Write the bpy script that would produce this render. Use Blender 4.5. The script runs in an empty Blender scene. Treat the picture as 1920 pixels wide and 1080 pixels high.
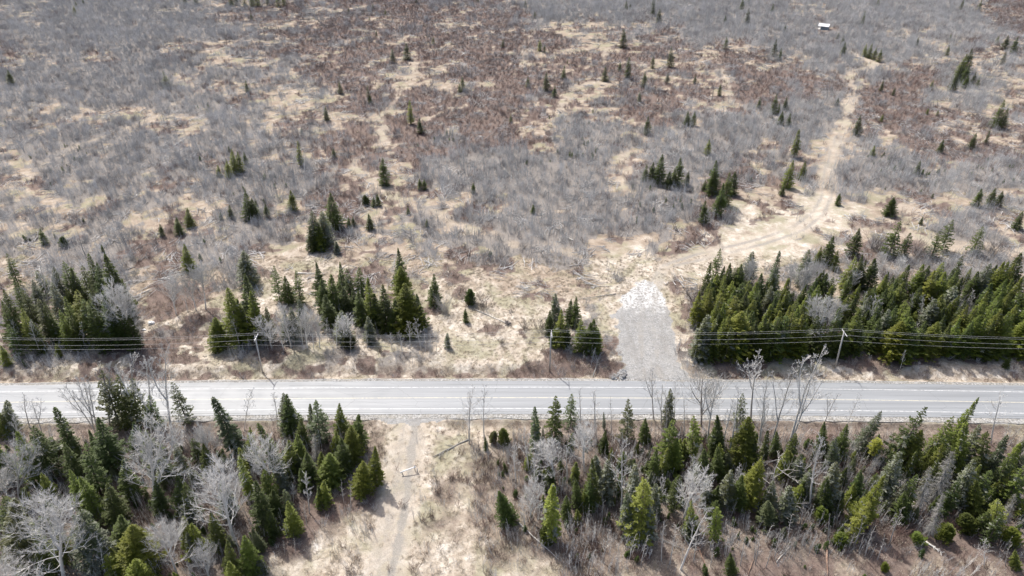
import bpy, math, random
import numpy as np
from mathutils import Vector, Matrix, Quaternion
R = math.radians
SC = bpy.context.scene
COL = SC.collection
rng = np.random.default_rng(7)
random.seed(7)

# ------------------------------------------------------------------ camera model
F = 1200.0          # focal length in photo pixels (1920 wide)
PITCH = R(34.3)
CAMH = 101.0
CP, SP = math.cos(PITCH), math.sin(PITCH)

def ray(px, py):
    a = (px - 960.0) / F
    b = -(py - 540.0) / F
    return a, CP + b * SP, -SP + b * CP

def project(x, y, z):
    dz = z - CAMH
    dep = y * CP - dz * SP
    up = y * SP + dz * CP
    dep = np.maximum(dep, 1e-3)
    return 960 + F * x / dep, 540 - F * up / dep

# ------------------------------------------------------------------ noise
_P = np.random.default_rng(3).random((256, 256))
def vnoise(x, y):
    xi = np.floor(x).astype(int); yi = np.floor(y).astype(int)
    fx = x - xi; fy = y - yi
    fx = fx * fx * (3 - 2 * fx); fy = fy * fy * (3 - 2 * fy)
    g = lambda i, j: _P[i & 255, j & 255]
    return ((g(xi, yi) * (1 - fx) + g(xi + 1, yi) * fx) * (1 - fy)
            + (g(xi, yi + 1) * (1 - fx) + g(xi + 1, yi + 1) * fx) * fy)
def fbm(x, y, o=4):
    s = 0; a = 1; t = 0
    for k in range(o):
        s = s + a * vnoise(x * 2 ** k + 17.3 * k, y * 2 ** k + 9.1 * k); t += a; a *= .5
    return s / t
def sstep(a, b, x):
    t = np.clip((x - a) / (b - a), 0, 1)
    return t * t * (3 - 2 * t)

# ------------------------------------------------------------------ terrain
ROADY, ROADC = 104.5, 1.17e-4
def road_s(x, y):
    return y - (ROADY - ROADC * x * x)
def px_ground(px, py, z=0.0):
    a, b, c = ray(px, py)
    t = (z - CAMH) / c
    return a * t, b * t
DRV_X = (px_ground(1168, 716)[0], px_ground(1294, 716)[0])
TRK_X = (px_ground(690, 800)[0], px_ground(845, 800)[0])
def hgt(x, y):
    x = np.asarray(x, float); y = np.asarray(y, float)
    s = road_s(x, y)
    d = np.abs(s)
    up = s > 0
    cross = np.where(up, sstep(DRV_X[0] - 3, DRV_X[0] + 1, x) * (1 - sstep(DRV_X[1] - 1, DRV_X[1] + 3, x)),
                     sstep(TRK_X[0] - 2, TRK_X[0] + 3, x) * (1 - sstep(TRK_X[1] - 3, TRK_X[1] + 2, x)))
    ditch = -0.95 * sstep(6.0, 8.0, d) * (1 - sstep(8.6, 11.5, d)) * (1 - cross)
    base = -0.16 * (1 - sstep(5.9, 6.6, d))
    far = sstep(9, 22, d)
    roll = far * (1.3 * (fbm(x / 55, y / 55, 3) - .5) + .5 * (fbm(x / 9, y / 9, 3) - .5))
    hum = sstep(6.5, 10, d) * .34 * (fbm(x / 1.7, y / 1.7, 2) - .5) * (1 - .8 * cross)
    return ditch + base + roll + hum
def ground_at(px, py):
    z = 0.0
    for _ in range(5):
        x, y = px_ground(px, py, z)
        z = float(hgt(x, y))
    return Vector((x, y, z))

# ------------------------------------------------------------------ mesh helpers
class MB:
    def __init__(s):
        s.v = []; s.f = []; s.m = []
    def add(s, vs, fs, m=0):
        o = len(s.v)
        s.v.extend(vs)
        for f in fs:
            s.f.append(tuple(i + o for i in f)); s.m.append(m)
    def tube(s, pts, rad, n=5, m=0, cap=False):
        o = len(s.v); k = len(pts)
        t0 = (pts[1] - pts[0]).normalized()
        a = t0.orthogonal().normalized()
        for i in range(k):
            if i == 0: t = pts[1] - pts[0]
            elif i == k - 1: t = pts[-1] - pts[-2]
            else: t = pts[i + 1] - pts[i - 1]
            t = t.normalized()
            a = (a - t * a.dot(t))
            a = a.normalized() if a.length > 1e-6 else t.orthogonal().normalized()
            b = t.cross(a)
            r = rad[i]
            for j in range(n):
                an = 2 * math.pi * j / n
                s.v.append(pts[i] + a * (math.cos(an) * r) + b * (math.sin(an) * r))
        for i in range(k - 1):
            for j in range(n):
                j2 = (j + 1) % n
                s.f.append((o + i * n + j, o + i * n + j2, o + (i + 1) * n + j2, o + (i + 1) * n + j)); s.m.append(m)
        if cap:
            s.f.append(tuple(o + j for j in range(n))[::-1]); s.m.append(m)
            s.f.append(tuple(o + (k - 1) * n + j for j in range(n))); s.m.append(m)
    def box(s, c, sx, sy, sz, m=0, rot=None):
        q = []
        for x in (-1, 1):
            for y in (-1, 1):
                for z in (-1, 1):
                    p = Vector((x * sx / 2, y * sy / 2, z * sz / 2))
                    if rot: p = rot @ p
                    q.append(p + Vector(c))
        s.add(q, [(0, 1, 3, 2), (4, 6, 7, 5), (0, 4, 5, 1), (2, 3, 7, 6), (0, 2, 6, 4), (1, 5, 7, 3)], m)
    def mesh(s, name, mats, smooth=False):
        me = bpy.data.meshes.new(name)
        me.from_pydata([tuple(v) for v in s.v], [], s.f)
        for mt in mats: me.materials.append(mt)
        if len(mats) > 1: me.polygons.foreach_set('material_index', s.m)
        if smooth: me.polygons.foreach_set('use_smooth', [True] * len(me.polygons))
        me.update()
        return me

def link(name, data, parent=None):
    o = bpy.data.objects.new(name, data)
    COL.objects.link(o)
    if parent: o.parent = parent
    return o
def tag(o, label=None, cat=None, group=None, kind=None):
    if label: o['label'] = label
    if cat: o['category'] = cat
    if group: o['group'] = group
    if kind: o['kind'] = kind
    return o

# ------------------------------------------------------------------ material helpers
class NT:
    def __init__(s, name, rough=.9, spec=.25):
        s.m = bpy.data.materials.new(name); s.m.use_nodes = True
        s.t = s.m.node_tree; s.n = s.t.nodes; s.l = s.t.links
        s.p = s.n['Principled BSDF']
        s.p.inputs['Roughness'].default_value = rough
        s.p.inputs['Specular IOR Level'].default_value = spec
    def new(s, typ, **kw):
        n = s.n.new(typ)
        for k, v in kw.items(): setattr(n, k, v)
        return n
    def noise(s, scale, detail=4, rough=.6, vec=None, dist=0):
        n = s.new('ShaderNodeTexNoise')
        n.inputs['Scale'].default_value = scale; n.inputs['Detail'].default_value = detail
        n.inputs['Roughness'].default_value = rough; n.inputs['Distortion'].default_value = dist
        if vec is not None: s.l.new(vec, n.inputs['Vector'])
        return n.outputs['Fac']
    def ramp(s, fac, stops):
        n = s.new('ShaderNodeValToRGB'); e = n.color_ramp.elements
        while len(e) < len(stops): e.new(.5)
        for i, (p, c) in enumerate(stops):
            e[i].position = p
            e[i].color = (c, c, c, 1) if not isinstance(c, (tuple, list)) else (*c, 1)
        s.l.new(fac, n.inputs['Fac'])
        return n.outputs['Color']
    def mix(s, fac, a, b, blend='MIX'):
        n = s.new('ShaderNodeMix', data_type='RGBA', blend_type=blend)
        for k, sock, v in ((0, n.inputs[0], fac), (1, n.inputs[6], a), (1, n.inputs[7], b)):
            if isinstance(v, bpy.types.NodeSocket): s.l.new(v, sock)
            elif isinstance(v, (int, float)): sock.default_value = (v, v, v, 1) if k else v
            else: sock.default_value = (*v, 1)
        return n.outputs[2]
    def math(s, op, a, b=0.0, clamp=False):
        n = s.new('ShaderNodeMath', operation=op, use_clamp=clamp)
        for sock, v in ((n.inputs[0], a), (n.inputs[1], b)):
            if isinstance(v, bpy.types.NodeSocket): s.l.new(v, sock)
            else: sock.default_value = v
        return n.outputs[0]
    def attr(s, name):
        n = s.new('ShaderNodeAttribute'); n.attribute_name = name
        return n.outputs['Fac']
    def pos(s): return s.new('ShaderNodeNewGeometry').outputs['Position']
    def obj(s): return s.new('ShaderNodeTexCoord').outputs['Object']
    def vmul(s, v, xyz):
        n = s.new('ShaderNodeVectorMath', operation='MULTIPLY')
        s.l.new(v, n.inputs[0]); n.inputs[1].default_value = xyz
        return n.outputs[0]
    def rand(s): return s.new('ShaderNodeObjectInfo').outputs['Random']
    def base(s, c):
        s.l.new(c, s.p.inputs['Base Color']); return s
    def bump(s, h, dist=.05, strength=1.0):
        n = s.new('ShaderNodeBump'); n.inputs['Distance'].default_value = dist; n.inputs['Strength'].default_value = strength
        s.l.new(h, n.inputs['Height']); s.l.new(n.outputs['Normal'], s.p.inputs['Normal']); return s
    def translucent(s, col, fac):
        tr = s.new('ShaderNodeBsdfTranslucent'); mx = s.new('ShaderNodeMixShader')
        if isinstance(col, bpy.types.NodeSocket): s.l.new(col, tr.inputs['Color'])
        else: tr.inputs['Color'].default_value = (*col, 1)
        mx.inputs[0].default_value = fac
        s.l.new(s.p.outputs[0], mx.inputs[1]); s.l.new(tr.outputs[0], mx.inputs[2])
        s.l.new(mx.outputs[0], s.n['Material Output'].inputs['Surface']); return s

def bark(name, dark, pale, scale=3.0, rough=.85, patches=None):
    t = NT(name, rough, .3)
    f = t.noise(scale, 5, .65, t.obj())
    c = t.ramp(f, [(.3, dark), (.62, pale)])
    v = t.math('MULTIPLY_ADD', t.rand(), .45); t.n[-1].inputs[2].default_value = .75
    c = t.mix(1.0, c, v, 'MULTIPLY')
    t.base(c).bump(f, .01)
    return t.m
M = {}
def make_needles(fixed=None):
    t = NT('conifer_needles' if fixed is None else 'conifer_needles_' + fixed, .55, .35)
    oi = t.new('ShaderNodeObjectInfo')
    n1 = t.noise(5, 3, .6, t.obj()); n2 = t.noise(38, 2, .6, t.obj())
    v = t.math('MULTIPLY_ADD', n1, 1.3); t.n[-1].inputs[2].default_value = .35
    w = t.math('MULTIPLY_ADD', n2, 1.5); t.n[-1].inputs[2].default_value = .25
    if fixed is None: col = oi.outputs['Color']
    else:
        b = COLR[fixed]
        col = t.ramp(oi.outputs['Random'], [(0, tuple(x * .75 for x in b)), (1, tuple(x * 1.25 for x in b))])
    c = t.mix(1.0, col, v, 'MULTIPLY')
    c = t.mix(1.0, c, w, 'MULTIPLY')
    t.base(c)
    t.translucent(t.mix(1.0, c, (1.5, 1.6, .75), 'MULTIPLY'), .4)
    return t.m
COLR = {'D': (.075, .098, .022), 'B': (.14, .162, .028), 'Y': (.185, .205, .04), 'T': (.26, .26, .045), 'G': (.10, .115, .055), 'K': (.15, .15, .12), 'O': (.06, .085, .03)}
M['needles'] = make_needles()
for _c in 'DBYGTO': M['needles_' + _c] = make_needles(_c)
M['spruce_bark'] = bark('spruce_bark', (.09, .07, .055), (.2, .17, .14))
M['lichen'] = bark('lichen_twigs', (.12, .13, .092), (.25, .26, .2), 3)
M['dead'] = bark('dead_grey_wood', (.18, .173, .16), (.36, .348, .325), 1.5)
M['birch'] = bark('pale_birch_bark', (.52, .495, .45), (.82, .785, .72), 2.0)
M['birch_twig'] = bark('grey_white_twigs', (.44, .425, .40), (.72, .70, .665), 2.0)
M['aspen'] = bark('grey_aspen_bark', (.38, .355, .32), (.64, .61, .56), 2.0)
M['alder'] = bark('dark_alder_bark', (.12, .105, .095), (.27, .24, .22), 2.0)
M['wood'] = bark('weathered_log_wood', (.3, .27, .24), (.58, .55, .5), 1.2)
M['rotten'] = bark('reddish_rotten_wood', (.2, .12, .085), (.4, .27, .2), 1.2)
M['pole'] = bark('weathered_pole_wood', (.3, .29, .27), (.5, .48, .45), 1.2)
# ------------------------------------------------------------------ conifers (unit height 1, scaled when placed)
def card(mb, p, d, side, ln, wd, m=0):
    """one spray of needles: a bent kite"""
    up = d.cross(side).normalized()
    a = p; b = p + d * (ln * .45) + side * wd + up * (wd * .25)
    c = p + d * ln - up * (ln * .12); e = p + d * (ln * .45) - side * wd + up * (wd * .25)
    mb.add([a, b, c, e], [(0, 1, 2), (0, 2, 3)], m)

def conifer(seed, r=.16, z0=.05, power=.85, gap=.021, nb=(6, 9), density=1.0, droop=.3, ragged=.2, lichen=0.0, bare=0.0,
            cw=.0115, topless=False, bulge=None, scale_len=1.0):
    """returns (crown MB, trunk MB). slot 0 needles, slot 1 lichen/dead twig"""
    rd = random.Random(seed)
    cr = MB(); tr = MB()
    wob = [Vector((rd.uniform(-1, 1) * .006, rd.uniform(-1, 1) * .006, 0)) for _ in range(7)]
    pts = [Vector((0, 0, i / 6)) + wob[i] * (1 if i else 0) for i in range(7)]
    tr.tube(pts, [.0125 * (1 - i / 6.3) + .001 for i in range(7)], 6)
    z = z0
    phase = rd.uniform(0, 6)
    lob = [(rd.uniform(0, 6.28), rd.uniform(.6, 1.15)) for _ in range(6)]
    while z < .985:
        t = (z - z0) / (1 - z0)
        prof = (1 - t) ** power
        if bulge: prof = min(1.0, ((1 - t) / bulge) ** power) * (.55 + .45 * min(1, t / .18))
        low = min(1.0, .55 + t / .25)
        L = r * prof * low
        n = rd.randint(*nb)
        if rd.random() < ragged: n = max(2, n - 3)
        phase += rd.uniform(.4, 1.2)
        for k in range(n):
            an = phase + 2 * math.pi * k / n + rd.uniform(-.3, .3)
            sec = 1.0
            for la, lv in lob:
                sec *= 1 - (1 - lv) * max(0, math.cos(an - la + z * 5)) * ragged * 1.3
            l = L * rd.uniform(.55, 1.15) * sec + .006 * (1.6 - t)
            rad = Vector((math.cos(an), math.sin(an), 0)); tan = Vector((-rad.y, rad.x, 0))
            rise = .55 - 1.0 * (1 - t) * droop * 2.2
            steps = max(2, int(l / .0165))
            p = Vector((0, 0, z + rd.uniform(-.012, .012)))
            d = (rad + Vector((0, 0, rise * .6))).normalized()
            isb = rd.random() < bare * (1.25 - t)
            isl = rd.random() < lichen * (1.15 - .5 * t)
            m = 1 if (isl or isb) else 0
            path = [p.copy()]
            for i in range(steps):
                d = (d + Vector((0, 0, -droop * .16 + (.16 if i > steps * .6 else 0))) + tan * rd.uniform(-.08, .08)).normalized()
                p = p + d * (l / steps)
                path.append(p.copy())
                if isb: continue
                fr = (i + 1) / steps
                if fr < .18 and l > .06: continue
                for sgn in (-1, 1):
                    if rd.random() > .92 * density: continue
                    sd = (d * .75 + tan * (sgn * rd.uniform(.5, .95)) + Vector((0, 0, rd.uniform(-.5, .15)))).normalized()
                    nrm = (Vector((rd.uniform(-.5, .5), rd.uniform(-.5, .5), 1))).normalized()
                    side = sd.cross(nrm).normalized()
                    ln = (.018 + .024 * (1 - fr * .5)) * rd.uniform(.7, 1.35) * scale_len * (.3 + .7 * min(1, l / .09))
                    card(cr, p, sd, side, ln, cw * rd.uniform(.6, 1.15) * scale_len * (.45 + .55 * min(1, l / .07)), m)
            if not isb:
                nrm = Vector((rd.uniform(-.5, .5), rd.uniform(-.5, .5), 1)).normalized()
                card(cr, p - d * .01, d, d.cross(nrm).normalized(), (.012 + .02 * min(1, l / .08)) * scale_len, cw * .7 * scale_len, m)
            if isb or (rd.random() < .25 and l > .05):
                cr.tube([path[0], path[len(path) // 2], path[-1]], [.0028, .002, .0008], 3, 1)
                if isb:
                    for i in range(1, len(path)):
                        for sgn in (-1, 1):
                            e = path[i] + (d * .5 + tan * sgn + Vector((0, 0, -.5))).normalized() * rd.uniform(.012, .04)
                            cr.tube([path[i], e], [.0016, .0006], 3, 1)
        z += gap * rd.uniform(.75, 1.25) * (.65 + .5 * (1 - t))
    # leader
    if not topless:
        card(cr, Vector((0, 0, .965)), Vector((0, 0, 1)), Vector((1, 0, 0)), .045, .006, 0)
        card(cr, Vector((0, 0, .965)), Vector((0, 0, 1)), Vector((0, 1, 0)), .045, .006, 0)
    return cr, tr

CON = {}
def reg_con(kind, n, **kw):
    lst = []
    for i in range(n):
        cr, tr = conifer(hash((kind, i)) % 9999 if False else sum(map(ord, kind)) * 31 + i * 7, **kw)
        mc = cr.mesh('crown_' + kind, [M['needles'], M['dead'] if kw.get('bare') else M['lichen']])
        mt = tr.mesh('trunk_' + kind, [M['spruce_bark'] if not kw.get('bare', 0) > .5 else M['dead']], True)
        far = MB(); far.v = list(cr.v); far.f = list(cr.f); far.m = list(cr.m)
        far.add(tr.v, tr.f, 2)
        mf = far.mesh('whole_' + kind, [M['needles'], M['dead'] if kw.get('bare') else M['lichen'], M['spruce_bark']])
        lst.append((mc, mt, mf))
    CON[kind] = lst
reg_con('dense', 5, r=.2, z0=.03, power=1.0, gap=.026, nb=(5, 8), density=.95, ragged=.34, droop=.26, lichen=.01)
reg_con('loose', 4, r=.21, z0=.08, power=.8, gap=.031, nb=(4, 7), density=.9, ragged=.6, droop=.4, lichen=.05)
reg_con('bent', 3, r=.17, z0=.04, power=1.15, gap=.023, nb=(6, 9), density=.95, ragged=.5, droop=.1, lichen=.02)
reg_con('narrow', 3, r=.105, z0=.1, power=.7, gap=.022, nb=(5, 8), density=.9, ragged=.4, droop=.42, lichen=.1)
reg_con('open', 3, r=.2, z0=.06, power=.8, gap=.036, nb=(4, 6), density=.85, ragged=.45, droop=.2, lichen=.06)
reg_con('broad', 3, r=.3, z0=.02, power=.95, gap=.028, nb=(7, 10), ragged=.2, droop=.2)
reg_con('round', 3, r=.42, z0=.0, power=.8, gap=.05, nb=(6, 10), density=.8, ragged=.55, droop=.0, scale_len=2.0)
reg_con('lichen', 4, r=.18, z0=.06, power=.8, gap=.022, nb=(6, 8), density=.85, ragged=.35, droop=.35, lichen=.5, cw=.009)
reg_con('dead', 3, r=.17, z0=.12, power=.7, gap=.021, nb=(5, 8), density=.5, ragged=.6, droop=.45, lichen=.25, bare=.85, cw=.0045)
reg_con('topped', 2, r=.16, z0=.45, power=.5, gap=.026, nb=(5, 8), density=.95, ragged=.35, droop=.25, lichen=.1, bulge=.5)

# ------------------------------------------------------------------ bare deciduous trees (unit height)
def bare_tree(seed, spread=.3, z0=.3, limbs=14, up=.9, twigs=5, sub=5, trunk_r=.014, lean=0.0, fork=0, tw=.0016, curve=.0):
    rd = random.Random(seed)
    tr = MB(); cr = MB()
    ph = rd.uniform(0, 6)
    def axis(z):
        return Vector((curve * math.sin(z * 3 + ph) * z, curve * math.cos(z * 2.3 + ph) * z, z))
    K = 9
    tops = [axis(i / K * .93) + Vector((rd.uniform(-1, 1), rd.uniform(-1, 1), 0)) * .006 * i / K for i in range(K + 1)]
    tr.tube(tops, [trunk_r * (1 - .9 * i / K) + .0012 for i in range(K + 1)], 6)
    cr.tube(tops[1:], [max(.0006, .55 * (trunk_r * (1 - .9 * i / K) + .0012)) for i in range(1, K + 1)], 4)      # heartwood that ties the limbs together
    stems = [(tops, z0)]
    for q in range(fork):
        i0 = rd.randint(2, 4)
        an = rd.uniform(0, 6.28)
        p = tops[i0].copy(); d = Vector((math.cos(an) * .45, math.sin(an) * .45, 1)).normalized()
        pts = [p.copy()]
        n = K - i0
        for i in range(n):
            d = (d + Vector((0, 0, .08)) + Vector((rd.uniform(-.1, .1), rd.uniform(-.1, .1), 0))).normalized()
            p = p + d * (.93 / K) * rd.uniform(.85, 1.0); pts.append(p.copy())
        r0 = trunk_r * .65
        cr.tube(pts, [r0 * (1 - .9 * i / n) + .001 for i in range(n + 1)], 5)
        stems.append((pts, .12))
    def grow(p, d, l, r, lev):
        n = 3 if lev < 2 else 2
        pts = [p.copy()]
        for i in range(n):
            d = (d + Vector((rd.uniform(-1, 1), rd.uniform(-1, 1), rd.uniform(-.5, .9))) * (.22 + .06 * lev) + Vector((0, 0, .07 * up))).normalized()
            p = p + d * l / n; pts.append(p.copy())
        cr.tube(pts, [r * (1 - .75 * i / n) for i in range(n + 1)], 4 if lev == 0 else 3)
        if lev >= 2: return
        cnt = sub if lev == 0 else twigs
        for k in range(cnt):
            f = rd.uniform(.25, 1.0) if k else 1.0
            i = min(n - 1, int(f * n)); q = pts[i].lerp(pts[i + 1], f * n - i)
            dd = (d * .8 + Vector((rd.uniform(-1, 1), rd.uniform(-1, 1), rd.uniform(-.6, 1))) * .75).normalized()
            grow(q, dd, l * rd.uniform(.38, .68) * (1.15 - f * .35), max(tw, r * .5), lev + 1)
    for pts, zs in stems:
        n = len(pts) - 1
        c = limbs if pts is tops else max(5, int(limbs * .6))
        for k in range(c):
            f = zs + (1 - zs) * ((k + rd.random()) / c) ** .9
            i = min(n - 1, int(f * n)); p = pts[i].lerp(pts[i + 1], f * n - i)
            an = k * 2.4 + rd.uniform(-.5, .5)
            u = up * rd.uniform(.5, 1.2)
            d = Vector((math.cos(an), math.sin(an), u)).normalized()
            l = spread * (1.1 - .75 * (f - zs) / (1 - zs)) * rd.uniform(.65, 1.15)
            grow(p, d, l, max(tw * 1.6, trunk_r * .3 * (1.15 - f)), 0)
    return cr, tr
BARE = {}
def reg_bare(kind, n, mat, tmat=None, **kw):
    lst = []
    for i in range(n):
        cr, tr = bare_tree(sum(map(ord, kind)) * 17 + i * 13, **kw)
        mc = cr.mesh('limbs_' + kind, [mat]); mt = tr.mesh('trunk_' + kind, [tmat or mat], True)
        far = MB(); far.v = list(cr.v); far.f = list(cr.f); far.m = [0] * len(cr.f); far.add(tr.v, tr.f, 1)
        lst.append((mc, mt, far.mesh('whole_' + kind, [mat, tmat or mat])))
    BARE[kind] = lst
reg_bare('birch', 5, M['birch_twig'], M['birch'], spread=.25, z0=.22, limbs=22, up=1.0, sub=8, twigs=10, trunk_r=.0125, fork=2, tw=.0008, curve=.04)
reg_bare('slim', 5, M['birch_twig'], M['birch'], spread=.17, z0=.32, limbs=15, up=1.2, sub=5, twigs=5, trunk_r=.0095, tw=.0013, curve=.03)
reg_bare('road', 5, M['birch_twig'], M['aspen'], spread=.155, z0=.3, limbs=15, up=1.3, sub=6, twigs=6, trunk_r=.0095, fork=1, tw=.001, curve=.03)
reg_bare('oak', 2, M['aspen'], M['alder'], spread=.42, z0=.25, limbs=12, up=1.3, sub=7, twigs=7, trunk_r=.014, fork=3, tw=.0011, curve=.04)
reg_bare('pole', 3, M['aspen'], spread=.1, z0=.3, limbs=12, up=.9, sub=3, twigs=2, trunk_r=.008, tw=.0018, curve=.02)
reg_bare('snag', 3, M['dead'], spread=.11, z0=.25, limbs=8, up=.2, sub=2, twigs=1, trunk_r=.017, tw=.002, curve=.05)
reg_bare('broken', 2, M['wood'], spread=.4, z0=.3, limbs=8, up=-.15, sub=4, twigs=3, trunk_r=.014, tw=.0018, curve=.12)

# ------------------------------------------------------------------ scatter prototypes
PROTO = bpy.data.collections.new('scatter_sources')   # never linked to the scene: only a source for the scattered cover
def ribbon(mb, pts, w, m=0):
    rd = random
    d = (pts[-1] - pts[0]).normalized()
    s = d.cross(Vector((rd.uniform(-1, 1), rd.uniform(-1, 1), .1))).normalized()
    n = len(pts)
    vs = []
    for i, p in enumerate(pts):
        ww = w * (1 - .8 * i / (n - 1)) / 2
        vs += [p - s * ww, p + s * ww]
    mb.add(vs, [(2 * i, 2 * i + 1, 2 * i + 3, 2 * i + 2) for i in range(n - 1)], m)
def thicket_mat(name, dark, pale, tr=0):
    t = NT(name, .9, .15)
    r = t.rand()
    c = t.ramp(r, [(.0, dark), (1.0, pale)])
    f = t.noise(.05, 3, .6, t.pos())
    v = t.math('MULTIPLY_ADD', f, 1.0); t.n[-1].inputs[2].default_value = .5
    c = t.mix(1.0, c, v, 'MULTIPLY')
    t.base(c)
    return t.m
def sub_collection(name, meshes):
    c = bpy.data.collections.new(name)
    for i, me in enumerate(meshes):
        o = bpy.data.objects.new(name + '_source', me); c.objects.link(o)
    return c
def sapling_clump(seed, mat, h=(3.2, 5.5), n=8, rad=1.0, w=.05, side=7):
    random.seed(seed); rd = random; mb = MB()
    for k in range(n):
        b = Vector((rd.uniform(-rad, rad), rd.uniform(-rad, rad), -.15))
        H = rd.uniform(*h); ln = Vector((rd.uniform(-.1, .1), rd.uniform(-.1, .1), 1)).normalized()
        pts = [b + ln * (H * f) + Vector((rd.uniform(-.06, .06), rd.uniform(-.06, .06), 0)) * f for f in (0, .35, .7, 1)]
        mb.tube(pts, [w * .55, w * .45, w * .3, w * .1], 3)
        for j in range(side):
            f = rd.uniform(.3, .97); p = b + ln * (H * f)
            an = rd.uniform(0, 6.28); d = Vector((math.cos(an) * .62, math.sin(an) * .62, 1)).normalized()
            L = rd.uniform(.35, .95) * (1.25 - f)
            q = p + d * L
            ribbon(mb, [p, q], w * .55)
            for _ in range(2):
                d2 = (d + Vector((rd.uniform(-.7, .7), rd.uniform(-.7, .7), rd.uniform(-.2, .5)))).normalized()
                s = p.lerp(q, rd.uniform(.3, .9)); ribbon(mb, [s, s + d2 * L * .55], w * .42)
    return mb.mesh('sapling_clump', [mat])
def brush_clump(seed, mat, h=(.9, 1.9), n=15, rad=.8, w=.035, spread=.55, side=4):
    random.seed(seed); rd = random; mb = MB()
    for k in range(n):
        b = Vector((rd.uniform(-rad, rad) * .5, rd.uniform(-rad, rad) * .5, -.12))
        an = rd.uniform(0, 6.28); sp = rd.uniform(.05, spread)
        d = Vector((math.cos(an) * sp, math.sin(an) * sp, 1)).normalized(); L = rd.uniform(*h)
        p1 = b + d * L * .5; p2 = b + d * L + Vector((math.cos(an), math.sin(an), .3)) * L * .12
        ribbon(mb, [b, p1, p2], w)
        for j in range(side):
            f = rd.uniform(.25, 1); s = b.lerp(p2, f)
            d2 = (d + Vector((rd.uniform(-.8, .8), rd.uniform(-.8, .8), rd.uniform(-.1, .6)))).normalized()
            ribbon(mb, [s, s + d2 * L * rd.uniform(.2, .42)], w * .6)
    return mb.mesh('brush_clump', [mat])
def tuft(seed, mat, n=26, h=(.25, .6), rad=.35):
    random.seed(seed); rd = random; mb = MB()
    wd = rd.uniform(0, 6.28)
    for k in range(n):
        b = Vector((rd.gauss(0, rad * .5), rd.gauss(0, rad * .5), -.05))
        an = wd + rd.gauss(0, 1.1); L = rd.uniform(*h)
        o = Vector((math.cos(an), math.sin(an), 0))
        ribbon(mb, [b, b + o * L * .3 + Vector((0, 0, L * .55)), b + o * L * .95 + Vector((0, 0, L * rd.uniform(.1, .5)))], .045)
    return mb.mesh('grass_tuft', [mat])
def slash(seed, mat, n=13, rad=2.2):
    random.seed(seed); rd = random; mb = MB()
    main = rd.uniform(0, 3.14)
    for k in range(n):
        an = main + rd.gauss(0, .6); L = rd.uniform(.8, 4.5)
        c = Vector((rd.gauss(0, rad * .5), rd.gauss(0, rad * .5), rd.uniform(.03, .3)))
        d = Vector((math.cos(an), math.sin(an), rd.uniform(-.12, .12)))
        r = rd.uniform(.04, .1)
        mb.tube([c - d * L / 2, c + Vector((0, 0, rd.uniform(0, .08))), c + d * L / 2], [r, r * .85, r * .5], 4)
    return mb.mesh('slash_pile', [mat])
def green_low(seed):
    cr, tr = conifer(seed, r=.36, z0=0, power=.9, gap=.055, nb=(5, 8), density=.9, droop=.1, ragged=.5, scale_len=1.9)
    return cr.mesh('low_evergreen', [M['needle_low'], M['lichen']])
HAZE, SKY_STR, SUN_STR, EXPOSURE = 0.0, .15, 3.6, .48 
# ------------------------------------------------------------------ cover map (one letter per 40 px of the photograph's ground)
ROWS = """
mgGGGGGggmmmrrmm rrrrrmrrGGGGGGGG GGGGGsGGGGGGGGrr
GGGGGGGGGGGmmmrr rmrrrmrrRrrsssrr GGGGGGrGGggsGGGr
rsGGrGGGrssrmmrr rsrrrrrrsrrsRRrr rsrrmGGGmGGGgrrg
GGgGGGGGGGGGgsrr rrrsrrRRrsrrsrrs RsrrrrrGsGRRgsgg
GGGGGGGGGgrsgggs rrsrsrrRrrsssrrr srRrrrRsRRRrGGGs
ggsssrrrsGGgssss sRssrrRrsRsrsrRR GGGGGGGsrrrrrrrs
gGGGGGGsmsGGGsrs ssmRRRrrrgGGGGgG GGGGGGGsmrrrmssr
gsGGmGGGGGrrGGms rsRGGGGGGGGGGsGG GGGrgGsGGGGrrrrr
srGGGGsrsgGGGGGr sssgsGGGGGGGgsGG grrgsgsGGGGGGGGG
gggssgggssgggssr sssgssGGGGGGgGGG RrsssrSSgrrsgggg
ssggmgggmmGGgggr gsgGgssgGGGGGmms rrsSSSSSsssGGgss
gmmmmGmRGGGGGGss gsgGGggsGGGGmsSs rsSSSSsgssssgggs
mmGGGGrrrGGGgssS ggggsrrssggrsSSs SSSsggmmmmgggggs
mmGGGGrrrrGGsSss mmrsSSSssrsssSSS rmmmmmmmmmmmmmmm
mmmmmmrrrrsssSSs mmmsSSSsSSssSSSS rmmmmmmmmmmmmmmm
mmmmmmmsrssmmmmm mmmsSSsSrSsmmSSS rmmmmmmmmmmmmmmm
mrrrrrrssSSsrrss sssSsSSSSSsmmSSS mmmmmmmmrmmmmms
sssrrrrrRRsrsrrs srsrsrssrrrsrrSS ssssssssSSSSSSss
ssssssssssssssss ssssssssssssssss ssssssssssssssss
ssssssssssssssss ssssssssssssssss ssssssssssssssss
mmmmmmmmmmmmmmmm rrssssssrrmmmmmm mmmmmmrrmmmmrrrs
mmmmmmmmmmmmmmmm rrssssrrmmmmmmmm mmmmmmmmmmmmmmmm
mmmmmmmmmmmmmmmR Rrssrrrrmmmmmmmm mmmmmmmmmmmmmmmm
mmmmmmmmmmmmmmRR Rrssrsrrmmmmmmmm mmmmmmmmmmmmmmmm
mmmmmmmmmmmmmmRR rsssrsrrrmmmmmmm mmmmmmmmmmmmmrrm
mmmmmmmmmmmmmrrs sssssrssrrmmmmmm mmmmmmmrrrrrrrrr
mmmmmmmmmmmmrsSS ssssssssrsrrrrrr rmmrrrrssrrssrsr
"""
ROWS = [r.replace(' ', '') for r in ROWS.strip().splitlines()]
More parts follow.
